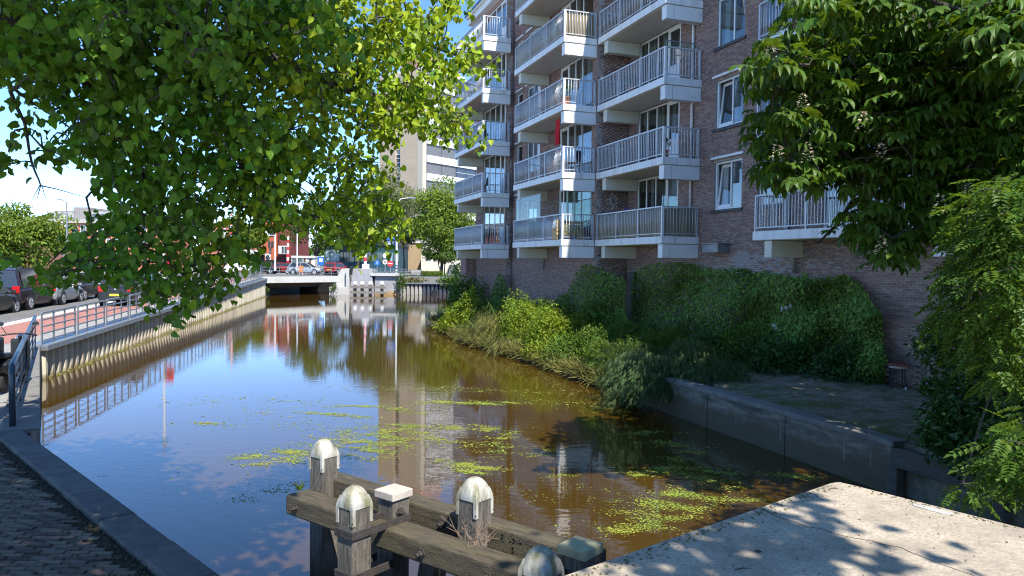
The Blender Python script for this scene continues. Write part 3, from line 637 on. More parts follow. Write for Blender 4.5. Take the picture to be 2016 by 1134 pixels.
# things on the balconies ------------------------------------------------
def top(k): return LV[k]+.25
r = MB(); p = W(28.1, -11.75, 0)
def hanging(name, label, cat, mat, u, v, z0, z1, w):
    mb = MB(); n = 10; V = []
    for j in range(7):
        z = z1-(z1-z0)*j/6
        for i in range(n+1): V.append(W(u+w*(i/n-.5)*(1+.1*j/6), v+.05*math.sin(i*1.5+j*.3)*(j/6+.3), z))
    mb.mesh(V, [(j*(n+1)+i, j*(n+1)+i+1, (j+1)*(n+1)+i+1, (j+1)*(n+1)+i) for j in range(6) for i in range(n)])
    o = mb.build(name, mat); m = o.modifiers.new('t', 'SOLIDIFY'); m.thickness = .012; return tag(o, label, cat)
hanging('hanging_garment', 'bright red garment hanging under the third balcony of the middle stack', 'garment', M('red cloth', (.55, .012, .025), .85, .15, 5), 28.3, -11.95, LV[2]-1.12, LV[2]-.1, .42)
def chair(u, v, z, rz, mat, label):
    t = thing('garden_chair', label, 'chair', W(u, v, z), rz, 'chairs on the balconies')
    for sx in (-.2, .2):
        for sy in (-.2, .2): mb = MB(); mb.cyl((sx, sy, 0), (sx*.9, sy*.9, .43), .016, 6); mb.build('leg', mat, t, local=True)
    mb = MB(); mb.box((-.23, -.22, .43), (.23, .22, .46)); mb.build('seat', mat, t, local=True, bevel=.01)
    mb = MB(); V = [(x, -.22-.06*(z-.46)-.06*(1-(x/.24)**2), z) for z in (.46, .65, .8, .92) for x in np.linspace(-.24*(1 if z < .9 else .7), .24*(1 if z < .9 else .7), 6)]
    mb.mesh(V, [(j*6+i, j*6+i+1, j*6+7+i, j*6+6+i) for j in range(3) for i in range(5)]); b = mb.build('backrest', mat, t, local=True); md = b.modifiers.new('s', 'SOLIDIFY'); md.thickness = .02
    return t
WFAB = M('white fabric', (.6, .6, .6), .9, .1, 5)
chair(39.2, -11.7, top(3), 2.2, BLACK, 'black round backed chair on the fourth balcony of the far stack')
chair(38.2, -11.65, top(2), 1.4, BLACK, 'black chair on the third balcony of the far stack, behind flower pots')
chair(37.6, -11.6, top(1), 1.7, BLACK, 'black chair on the second balcony of the far stack')
chair(37.4, -11.7, top(0), 1.7, BLACK, 'black chair with a white throw on the lowest balcony of the far stack')
chair(28.0, -12.1, top(1), 2.0, WFAB, 'white folding chair on the second balcony of the middle stack')
chair(27.5, -12.3, top(1), 1.0, BLACK, 'black folding chair beside the white one in the middle stack')
def pot(name, label, P, r, h, mat, leafm, n, spread, cat='potted plant'):
    t = thing(name, label, cat, P)
    mb = MB(); mb.lathe([(r*.7, 0), (r, h), (r*1.08, h), (r*1.08, h*.9), (r*.85, h*.9)], 12); mb.build('pot', mat, t, local=True)
    d = unit(RNG.normal(size=(n, 3))+[0, 0, .6]); q = d*RNG.uniform(.2, 1, (n, 1))*spread+[0, 0, h+spread*.6]
    V, Lp, S = cloud(*LEAF_OVAL, q, d+RNG.normal(size=(n, 3))*.4, RNG.normal(size=(n, 3))+[0, 0, 1], RNG.uniform(.07, .13, n)); link('leaves', raw_mesh('leaves', V, Lp, S, leafm), t, kind='stuff'); return t
LEAF_OVAL = ([(0,0,0),(.25,.3,.05),(.2,.7,.03),(0,1,-.08),(-.2,.7,.03),(-.25,.3,.05),(0,.5,-.02)], [(0,1,6),(1,2,6),(2,3,6),(3,4,6),(4,5,6),(5,0,6)])
GR1 = leaf_mat('potted green', (.045, .1, .025), (.1, .22, .02)); VIO = leaf_mat('violet petals', (.2, .09, .42), (.2, .1, .4)); TERRA = M('terracotta', (.35, .13, .06), .8, .15, 6)
pot('potted_plant', 'bushy green plant in a brown pot on the fourth balcony of the middle stack', W(27.6, -11.95, top(2)), .22, .4, TERRA, GR1, 120, .38)
pot('potted_plant', 'small terracotta pot plant on the third balcony of the far stack', W(36.8, -11.45, top(2)), .12, .22, TERRA, GR1, 40, .15)
pot('flower_pot', 'violet flowers above the bamboo screened lowest balcony', W(24.9, -13.35, top(0)+.62), .13, .2, TERRA, VIO, 60, .2, 'flower pot')
pot('flower_pot', 'second clump of violet flowers left of the first on the bamboo screened balcony', W(25.7, -13.35, top(0)+.6), .13, .2, TERRA, VIO, 50, .18, 'flower pot')
# wreath of pale flowers on the loggia side wall
P = W(26.86, -13.75, top(0)+1.55); n = 150; a = RNG.uniform(0, 6.28, n); rr = .22*np.sqrt(RNG.uniform(0.1, 1, n))
q = np.array([W(26.84-abs(RNG.normal())*.05, -13.75+rr[i]*math.cos(a[i]), top(0)+1.55+1.5*rr[i]*math.sin(a[i])) for i in range(n)])
V, Lp, S = cloud(*LEAF_OVAL, q, RNG.normal(size=(n, 3)), RNG.normal(size=(n, 3))+[0, -1, 0], RNG.uniform(.04, .08, n))
tag(link('wall_wreath', raw_mesh('wall_wreath', V, Lp, S, M('pale petals', (.55, .54, .52), .8, .1, 9, island=.4))), 'pale flower wreath hung on the dark side wall of the lowest right loggia', 'wreath')
lan = thing('wall_lantern', 'small cream lantern hung on the side wall above the third right balcony', 'lantern', W(26.8, -13.2, top(2)+.95))
mb = MB(); mb.lathe([(.05, 0), (.07, .02), (.07, .16), (.03, .22), (.01, .26)], 10); mb.build('body', M('cream enamel', (.6, .5, .36), .5, .1, 5), lan, local=True)
fig = thing('garden_ornament', 'dark angular ornament hung on the side wall beside the cream lantern', 'ornament', W(26.8, -13.6, top(2)+.9))
mb = MB(); mb.lathe([(.14, 0), (.1, .06), (.05, .2), (.08, .3), (.02, .42)], 6); mb.build('body', BLACK, fig, local=True)
# glass wind screens
def gscreen(label, a, b, z0, z1):
    t = thing('glass_screen', label, 'glass screen', W(*a, z0)); mb = MB(); mb.bar(W(*a, (z0+z1)/2), W(*b, (z0+z1)/2), .012, z1-z0); mb.build('pane', CLEAR, t)
    mb = MB()
    for p in (a, b): mb.bar(W(*p, z0), W(*p, z1), .03, .03, up=(1, 0, 0))
    mb.bar(W(*a, z1), W(*b, z1), .03, .03); mb.build('frame', GALV, t)
gscreen('tall clear wind screen at the far end of the lowest middle balcony', (32.5, -11.66), (29.4, -11.66), top(0)+.2, top(0)+2.0)
gscreen('clear wind screen on the short side of the lowest middle balcony', (27.02, -11.7), (27.02, -12.9), top(0)+.2, top(0)+2.25)
gscreen('low smoked glass strip above the rail of the third right balcony', (21.86, -13.12), (21.86, -14.3), top(2)+1.0, top(2)+1.22)
# wooden bench box seen through the bars of the lowest middle balcony
wb = thing('wooden_bench', 'pale wooden bench behind the bars of the lowest middle balcony', 'bench', W(27.5, -12.1, top(0)), math.pi/2+TH)
PINE = M('pale pine', (.5, .33, .15), .7, .15, 3, stretch=(1, 6, 6))
for i in range(4): mb = MB(); mb.box((-.28, -.6, .18+i*.15), (-.25, .6, .3+i*.15)); mb.build('plank', PINE, wb, local=True)
mb = MB(); mb.box((-.25, -.6, .4), (.25, .6, .44)); mb.build('seat', PINE, wb, local=True)
for sy in (-.56, .52): mb = MB(); mb.box((-.25, sy, 0), (.25, sy+.05, .4)); mb.build('leg', PINE, wb, local=True)
# ------------------------------------------------------------------ bridge and far buildings
STEELW = M('pale bridge paint', (.5, .49, .45), .6, .1, 1.5, dirt=(.3, .28, .24), dscale=.8, dlo=.55, dhi=.8)
BA = np.array([Q2[0]+.3, Q2[1], 0]); BB = on_z(664, 579, 0); bd = unit(BB-BA); bn = np.array([-bd[1], bd[0], 0]); BLn = np.linalg.norm(BB-BA)
bridge = thing('road_bridge', 'low pale girder road bridge spanning the end of the canal', 'bridge', (*((BA+BB)/2)[:2], 0))
Zd = 1.92
def bp(s, t, z): return BA+bd*s+bn*t+np.array([0, 0, z])
mb = MB(); mb.extr([bp(-2, .4, Zd-.3), bp(BLn+3, .4, Zd-.3), bp(BLn+3, 21, Zd-.3), bp(-2, 21, Zd-.3)], (0, 0, .28)); mb.build('deck', ASPH, bridge)
mb = MB(); mb.extr([bp(-.6, 0, Zd-.62), bp(BLn+.4, 0, Zd-.62), bp(BLn+.4, .35, Zd-.62), bp(-.6, .35, Zd-.62)], (0, 0, .64)); mb.build('fascia', STEELW, bridge, bevel=.02)
mb = MB(); A, B_, = .4, BLn-.2
mb.extr([bp(A, .5, Zd-.34), bp(B_, .5, Zd-.34), bp(B_-1.7, 1.6, Zd-1.15), bp(A+.8, 1.6, Zd-1.15)], bn*18); mb.build('girder', M('shaded girder paint', (.13, .12, .1), .7, .15, 2), bridge)  # shade under the bridge is put into this darker paint
rail = thing('bridge_railing', 'thin grey railing along the near edge of the road bridge', 'railing', (*BA[:2], Zd))
npst = 9
for k in range(npst+1):
    p = bp(-.6+(BLn+1)*k/npst, .18, Zd); mb = MB(); mb.bar(p, p+[0, 0, 1.0], .06, .05, up=(1, 0, 0)); mb.build('post', GALV, rail)
for h in (.28, .62, 1.0): mb = MB(); mb.bar(bp(-.6, .18, Zd+h), bp(BLn+.4, .18, Zd+h), .05, .05); mb.build('rail', GALV, rail)
mb = MB(); mb.prism([(-27, 91), (-10, 91), (-10, 92), (-27, 92)], -1, 1.6); tag(mb.build('canal_end_wall', BLACK), 'wall closing the canal behind the bridge opening, coloured black for the shade', 'canal wall')  # black colour stands in for the shade inside the bridge opening
# right abutment: pillar, sloped block, wing wall
Ya = BB[1]
abt = thing('bridge_abutment', 'pale concrete bridge abutment with sloped pillar and grey wing wall right of the bridge', 'abutment', (*BB[:2], 0))
CPALE = M('white abutment concrete', (.5, .49, .46), .8, .1, 1.5, dirt=(.34, .33, .3), dscale=.7, dlo=.5, dhi=.8); CGREY = M('grey abutment concrete', (.33, .33, .35), .85, .1, 1.5, dirt=(.24, .23, .22), dscale=.6)
def pxp(x0, x1, y0, y1, Y, dep, mb=None, dy=0):
    """axis-aligned box that stands at depth Y"""
    a, b = at(x0, y1, Y), at(x1, y0, Y); mb = mb or MB(); return mb.box((min(a[0], b[0]), Y, a[2]), (max(a[0], b[0]), Y+dep, b[2]))
def gx(x, Y): return at(x, 520, Y)[0]
pxp(681, 687, 530, 581, Ya-.5, 1.2).build('pillar', CPALE, abt, bevel=.03)
a = [at(672, 529, Ya), at(681, 529, Ya), at(681, 566, Ya), at(652, 566, Ya)]; MB().extr(a[::-1], (0, 3, 0)).build('sloped_block', CPALE, abt, bevel=.03)
pxp(648, 681, 565, 581, Ya-.6, 3.5).build('footing', CPALE, abt, bevel=.03)
a = [at(687, 582, Ya), at(736, 582, Ya), at(731, 529, Ya), at(695, 529, Ya)]; MB().extr(a, (0, 3, 0)).build('wing_block', CGREY, abt, bevel=.03)
pxp(737.5, 786, 543, 582, Ya+.25, 3).build('wing_wall', CGREY, abt, bevel=.03)
pxp(729, 786, 538.5, 543, Ya-.1, 3.2).build('deck_edge', STEELW, abt)
for x in (702, 716): pxp(x, x+.5, 532, 580, Ya-.012, .05).build('joint', MORTAR, abt)
pxp(738, 786, 574, 582, Ya+.2, .1).build('rust_stain', M('rusty stain', (.36, .24, .12), .9, .3, 3), abt)
# far mooring fender in front of the abutment
ff = thing('far_mooring_fender', 'small timber mooring fender with four white capped posts before the far abutment', 'mooring fender', (gx(722, Ya-2), Ya-2, 0))
WOODG = M('grey fender timber', (.2, .18, .15), .85, .25, 3)
for x in (699, 713, 729, 752):
    a = at(x, 560, Ya-2); mb = MB(); mb.box((a[0]-.15, a[1]-.15, -.7), (a[0]+.15, a[1]+.15, a[2])); mb.build('post', WOODG, ff)
    mb = MB(); mb.lathe([(.24, 0), (.24, .12), (.17, .3), (.05, .36)], 8, (a[0], a[1], a[2])); mb.build('post_cap', WHITE, ff)
for y0, y1 in ((564, 567.5), (574, 578)): pxp(689, 759, y0, y1, Ya-2.4, .22).build('beam', WOODG, ff)
# ivy on the end of the wing wall, dark sheet piles and ramp railing
IVYB = leaf_mat('bright ivy', (.07, .13, .02), (.14, .24, .02), .35)
def leaf_blob(name, label, cat, cen, rad, n, size, mat, tmpl=None, loc=None, group=None, shell=.5, up=.4, stems=None):
    d = unit(RNG.normal(size=(n, 3))); r = RNG.uniform(shell, 1, (n, 1))*(1+.12*np.sin(d[:, :1]*7+d[:, 1:2]*5+d[:, 2:]*9)); P = np.asarray(cen)+d*r*np.asarray(rad)
    V, L_, S_ = cloud(*(tmpl or LEAF_OVAL), P, d+RNG.normal(size=(n, 3))*.6-[0, 0, .2], d*.6+RNG.normal(size=(n, 3))*.4+[0, 0, up], RNG.uniform(.7, 1.25, n)*size)
    t = thing(name, label, cat, loc if loc is not None else (cen[0], cen[1], cen[2]-rad[2]), 0, group)
    link('leaves', raw_mesh('leaves', V-np.array(t.location), L_, S_, mat), t, kind='stuff'); return t
p = at(790, 555, Ya-.2); leaf_blob('ivy_clump', 'bright green ivy clump hanging over the end of the far wing wall', 'ivy', p, (.55, .4, 1.2), 500, .2, IVYB, shell=.2)
DP = M('blue black sheet pile', (.05, .06, .085), .6, .2, 2)
dpw = thing('dark_sheet_pile_wall', 'blue black sheet pile wall at the far right end of the canal', 'canal wall', (gx(850, 83), 83, 0))
for i, x in enumerate(np.arange(796, 925, 8.0)):
    a = at(x, 558 if x < 838 else 559, 82.6); w = .26; mb = MB(); mb.extr([(a[0]-w, a[1]+.3, -.8), (a[0]-w*.6, a[1], -.8), (a[0]+w*.3, a[1], -.8), (a[0]+w*.72, a[1]+.3, -.8)], (0, 0, a[2]+.8)); mb.build('sheet_pile', DP if x > 834 else CONCL, dpw)
mb = MB(); a, b = at(793, 557, 82.4), at(930, 557, 82.4); mb.box((a[0], 82.4, a[2]-.1), (b[0], 83.2, a[2]+.04)); mb.build('coping', GALV, dpw)
mb = MB(); a = at(855, 576, 82.4); mb.cyl(a, a+[0, .3, 0], .32, 14); mb.build('outfall_pipe', BLACK, dpw)
def rail_run(name, label, x0, x1, y0, y1, Y, nb, rails, mat=GALV):
    a, b = at(x0, y1, Y), at(x1, y1, Y); top = at(x0, y0, Y)[2]; t = thing(name, label, 'railing', (a[0], Y, a[2]))
    for k in range(nb+1): p = a+(b-a)*k/nb; mb = MB(); mb.bar((p[0], Y, a[2]), (p[0], Y, top), .05, .05, up=(1, 0, 0)); mb.build('post', mat, t)
    for r in rails: z = a[2]+(top-a[2])*r; mb = MB(); mb.bar((a[0], Y, z), (b[0], Y, z), .05, .05); mb.build('rail', mat, t)
    return t
rail_run('far_railing', 'grey railing on the deck right of the bridge, behind the blue round sign', 731, 800, 529, 540, Ya+.8, 8, (.3, .6, 1))
rail_run('far_railing', 'grey railing on the quay above the dark sheet pile wall', 800, 922, 543.5, 556, 83.5, 10, (.35, .7, 1))
rail_run('far_railing', 'low dark railing before the clipped hedge at the far bank', 786, 830, 531, 541, 86, 4, (.3, .6, 1), DKSTEEL)
# ------------------------------------------------------------------ tower block
def far_building(name, label, loc): return thing(name, label, 'building', loc)
TAN = M('tan tower brick', (.47, .37, .27), .9, .1, .35, .3, 4, stretch=(1, 1, 4)); WPAN = M('white tower panel', (.62, .62, .62), .6, .06, .5); TBL = M('grey sun blinds', (.14, .14, .15), .6, .1, .6)
DGL = M('dark window glass', (.05, .06, .075), .08, .2, .5, spec=.8)
K = at(831, 520, 140); tl = np.array([-.8, .6, 0]); tr = np.array([.6, .8, 0]); Z = np.array([0, 0, 1.0])
tower = far_building('tower_block', 'tall tan brick and white banded tower block beyond the canal end', (K[0], K[1], 1.8))
def tb(o, s0, s1, t0, t1, z0, z1, mat, name, par=None):
    """box in the tower's own axes: s along the left face, t along the right face"""
    mb = MB(); P = [K*[1, 1, 0]+tl*s+tr*t for s, t in ((s0, t0), (s1, t0), (s1, t1), (s0, t1))]
    mb.extr([p+Z*z0 for p in P][::-1], Z*(z1-z0)); return mb.build(name, mat, par or tower)
HT = 40
tb(0, 1.35, 6.0, 0, 12, 1.8, HT, TAN, 'brick_wall'); tb(0, 7.4, 11.8, 0, 12, 1.8, HT, TAN, 'brick_wall'); tb(0, 6.0, 7.4, .5, 12, 1.8, HT, CONCL, 'slot_wall')
tb(0, 0, 1.35, -.05, 1.0, 1.8, HT, M('pale tower pier', (.5, .44, .35), .8, .05, 1), 'pier'); tb(0, 0, 11.8, 1.0, 12.1, HT, HT+.6, WPAN, 'roof')
tb(0, 3, 9, 3, 9, HT+.6, HT+4, M('plant room', (.4, .2, .17), .8, .1, 1), 'plant_room')
zz = 4.6
while zz < HT-2.5:
    w = tb(0, 6.05, 7.35, .38, .5, zz, zz+2.5, DGL, 'window')
    for dz in (0, .85, 1.7, 2.45): tb(0, 6.05, 7.35, .3, .38, zz+dz, zz+dz+.1, WHITE, 'frame', w)
    tb(0, 6.65, 6.72, .29, .37, zz, zz+2.5, BLACK, 'frame', w)
    zz += 3.45
tb(0, .3, 11, 1.2, 36, 1.8, HT, M('tower core', (.2, .2, .2), .8, .1, 1), 'core')
zz = 3.2
while zz < HT:
    tb(0, -.15, .29, 1.2, 36, zz+2.1, min(HT, zz+3.45), WPAN, 'band')
    for j, (t0, t1, m) in enumerate(((1.3, 5.3, TBL), (5.4, 9.5, TBL), (9.7, 12.6, DGL), (12.7, 15.6, DGL), (15.8, 20, TBL), (20.2, 24, DGL), (24.2, 29, TBL), (29.2, 35.8, DGL))):
        w = tb(0, .1, .29, t0, t1, zz, zz+2.09, m, 'window')
        if m is DGL: tb(0, .06, .1, t0, t1, zz+1.0, zz+1.06, WHITE, 'frame', w)
    zz += 3.45
tb(0, -1.2, -.15, 12.6, 18, HT-2, HT-1, WPAN, 'balcony')
# low volumes at the tower foot
lowb = far_building('low_wing', 'low tan brick wing behind the thin trunked tree near the tower foot', (gx(830, 122), 122, 1.8))
pxp(795, 832, 478, 532, 122, 8).build('wall', M('tan low brick', (.38, .28, .17), .9, .1, .6, .3, 6), lowb); pxp(793, 834, 475.5, 478, 121.8, 8.5).build('roof', WPAN, lowb)
crm = far_building('cream_house', 'pale cream rendered low house partly hidden by trees beside the brick flats', (gx(870, 112), 112, 1.8))
pxp(829, 931, 478, 541, 112, 9).build('wall', M('cream render', (.6, .55, .44), .85, .06, 1), crm); pxp(827, 934, 474, 478, 111.7, 9.6).build('roof', CONCL, crm)
for x in (838, 862, 905): pxp(x, x+10, 492, 512, 111.9, .2).build('window', DGL, crm)
pxp(885, 903, 518, 521, 111, .9).build('porch', WHITE, crm); pxp(893, 900, 521, 540, 111.9, .2).build('door', BLACK, crm)
# teal shop front
teal = far_building('glass_shop_front', 'dark teal glazed shop front under trees beyond the right end of the bridge', (gx(720, 105), 105, 1.8))
TEAL = M('teal cladding', (.02, .07, .095), .5, .15, 1); TGL = M('teal glass', (.035, .07, .08), .1, .3, .7, spec=.8)
pxp(640, 784, 482, 534, 105, 10).build('wall', TEAL, teal); pxp(638, 786, 479, 482, 104.8, 10.4).build('roof', DKSTEEL, teal)
for x in range(644, 778, 11):
    w = pxp(x, x+9.5, 497, 515, 104.9, .15).build('window', TGL, teal); pxp(x+4.5, x+5, 497, 515, 104.86, .05).build('frame', DKSTEEL, w)
mu = pxp(640, 668, 492, 520, 104.8, .2).build('mural', M('pale blue mural', (.13, .25, .33), .6, .6, .9, col2=(.4, .5, .55)), teal)
# red brick corner building with a square emblem sign
red = far_building('red_corner_building', 'red brick corner building with a rounded dark corner beyond the bridge', (gx(530, 108), 108, 1.8))
RB = M('orange red brick', (.42, .115, .06), .9, .1, .6, .3, 8); RBD = M('dark red brick', (.2, .05, .045), .9, .1, .6, .3, 8)
pxp(500, 545, 436, 534, 108, 10).build('wall', RB, red)
c0, c1 = gx(545, 108), gx(571, 108); zt = at(545, 425, 108)[2]; zm = at(545, 512, 108)[2]
mb = MB(); cxr = (c0+c1)/2; rr = (c1-c0)/2
mb.prism([(c0, 118)]+[(cxr-rr*math.cos(t), 108.6-rr*.9*math.sin(t)) for t in np.linspace(0, math.pi, 12)]+[(c1, 118)], zm, zt); mb.build('rounded_corner', RBD, red)
for (x0, x1, y0, y1, Y) in ((519, 540, 449, 464, 107.85), (548, 565, 484, 500, 106.9)):
    w = pxp(x0, x1, y0, y1, Y, .3).build('window', WHITE, red); k = 2 if x1-x0 > 18 else 3
    for j in range(k): pxp(x0+(x1-x0)*(j+.12)/k, x0+(x1-x0)*(j+.9)/k, y0+1.5, y1-1.5, Y-.05, .06).build('pane', DGL if j else CURT, w)
for x0, y0 in ((528, 475), (534, 475), (507, 484), (530, 487)): pxp(x0, x0+4, y0, y0+11, 107.9, .2).build('window', DGL, red)
pxp(505, 571, 512, 516, 106.4, 2).build('canopy', BLACK, red); pxp(507, 569, 516, 533, 107.2, 1).build('shop_front', DGL, red)
for x in (516, 526, 531, 542, 556): pxp(x, x+1, 515, 533, 107.1, .1).build('shop_frame', WHITE, red)
pxp(503, 522, 512, 514, 106.3, .1).build('fascia_strip', M('red strip', (.5, .05, .03), .6, .1, 1), red)
sg = thing('emblem_sign', 'white square sign with a black round emblem on the red corner building', 'sign', at(527, 512, 107.3))
pxp(522.5, 532.5, 501, 512.5, 107.3, .25).build('board', WHITE, sg)
q = at(527.5, 506.6, 107.27); mb = MB(); rad = .33
for k in range(22):
    a0, a1 = [math.radians(60+300*t/22) for t in (k, k+1)]; mb.extr([q+[r*math.cos(a), -.01, r*math.sin(a)] for r, a in ((rad, a0), (rad, a1), (rad*.55, a1), (rad*.55, a0))], (0, -.02, 0))
mb.obox(q+[.02, -.02, .02], (.16, 0, .12), (0, .01, 0), (-.05, 0, .07)); mb.build('emblem', BLACK, sg)
# red brick building left, behind the hanging lime branches
red2 = far_building('red_brick_house', 'red brick house glimpsed between the lime leaves left of the white kiosk', (gx(420, 112), 112, 1.8))
pxp(395, 470, 442, 534, 112, 10).build('wall', M('faded red brick', (.36, .15, .1), .9, .1, .6, .3, 8), red2); pxp(393, 472, 438, 442, 111.7, 10).build('roof', CONCL, red2)
for x in (402, 414, 426, 438, 452):
    for y in (452, 480, 505):
        w = pxp(x, x+7, y, y+13, 111.9, .2).build('window', WHITE, red2); pxp(x+1, x+6, y+1.2, y+11.5, 111.85, .1).build('pane', DGL, w)
row = far_building('red_terrace_row', 'long red brick terrace with pale band and grey penthouse at far left', (gx(160, 105), 105, 1.7))
pxp(70, 310, 438, 545, 105, 10).build('wall', M('terrace brick', (.42, .15, .09), .9, .1, .6, .3, 8), row); pxp(68, 312, 433, 438, 104.6, 10.6).build('roof', CONCL, row)
for i, x in enumerate(range(90, 300, 17)):
    for y in (443, 470, 498):
        w = pxp(x, x+11, y, y+15, 104.9, .2).build('window', WHITE, row); pxp(x+1, x+5, y+1.2, y+13.5, 104.85, .1).build('pane', DGL, w); pxp(x+6, x+10, y+1.2, y+13.5, 104.85, .1).build('pane', DGL, w)
pent = far_building('grey_penthouse', 'grey clad roof storey above the red brick terrace at far left', (gx(160, 109), 109, at(160, 433, 109)[2]))
pxp(106, 260, 417, 433, 109, 6).build('wall', CONCL, pent); pxp(145, 176, 408, 432, 108.5, 6).build('tower_room', M('grey boards', (.25, .23, .22), .8, .2, 3, stretch=(6, 6, .3)), pent)
for x in (112, 124, 182, 198): pxp(x, x+9, 421, 430, 108.9, .2).build('window', DGL, pent)
pxp(108, 146, 415.5, 416.5, 108.3, .1).build('roof_rail', GALV, pent)
mb = MB(); a = at(142, 404, 109); mb.cyl((a[0], 109, at(142, 417, 109)[2]), a, .06, 6); mb.build('mast', GALV, pent)
red4 = far_building('small_red_house', 'small red brick house with white sash windows behind the roadside tree at far left', (gx(10, 78), 78, 1.5))
pxp(-40, 36, 470, 560, 78, 9).build('wall', M('plum brick', (.3, .13, .1), .9, .1, .6, .3, 8), red4); pxp(-42, 38, 466, 470, 77.8, 9.4).build('roof', CONCL, red4)
for x in (0, 16): 
    for y in (478, 516):
        w = pxp(x, x+9, y, y+22, 77.9, .2).build('window', WHITE, red4); pxp(x+1.5, x+7.5, y+2, y+10, 77.85, .1).build('pane', DGL, w); pxp(x+1.5, x+7.5, y+11.5, y+20, 77.85, .1).build('pane', DGL, w)
# kiosk and shelter near the bridge
kio = thing('white_kiosk', 'white bridge keeper kiosk with grey roof and wide windows left of the bridge', 'kiosk', (gx(478, 92), 92, 1.85))
pxp(456, 502, 516, 532, 92, 4).build('wall', WHITE, kio); pxp(454, 504, 498, 500, 91.5, 5).build('fascia', WHITE, kio)
a = [at(454, 498, 91.6), at(504, 498, 91.6), at(498, 492, 94), at(460, 492, 94)]; MB().extr(a, (0, 2, .05)).build('roof', CONCL, kio)
for x in np.arange(457, 500, 8.6):
    w = pxp(x, x+7.6, 500.5, 516, 92.05, .1).build('window', WHITE, kio); pxp(x+.7, x+7, 501.3, 515, 92.0, .05).build('pane', DGL, w)
pxp(456, 502, 500.5, 516, 92.3, 3.6).build('rear_wall', ROOM, kio)
she = thing('glass_shelter', 'pale glazed shelter with a white roof edge behind the bridge railing', 'shelter', (gx(596, 95), 95, 1.85))
pxp(573, 620, 504, 507, 94.8, 3).build('roof', WHITE, she); pxp(574, 596, 507, 530, 95, .1).build('pane', TGL, she); pxp(604, 620, 507, 530, 95, 2.5).build('wall', OFFW, she)
for x in (574, 584, 596, 603): pxp(x, x+1, 507, 531, 94.9, .12).build('post', WHITE, she)
pxp(606, 612, 515, 531, 94.85, .1).build('door', RBD, she); pxp(609, 613, 509, 512, 94.85, .1).build('notice', BLACK, she)
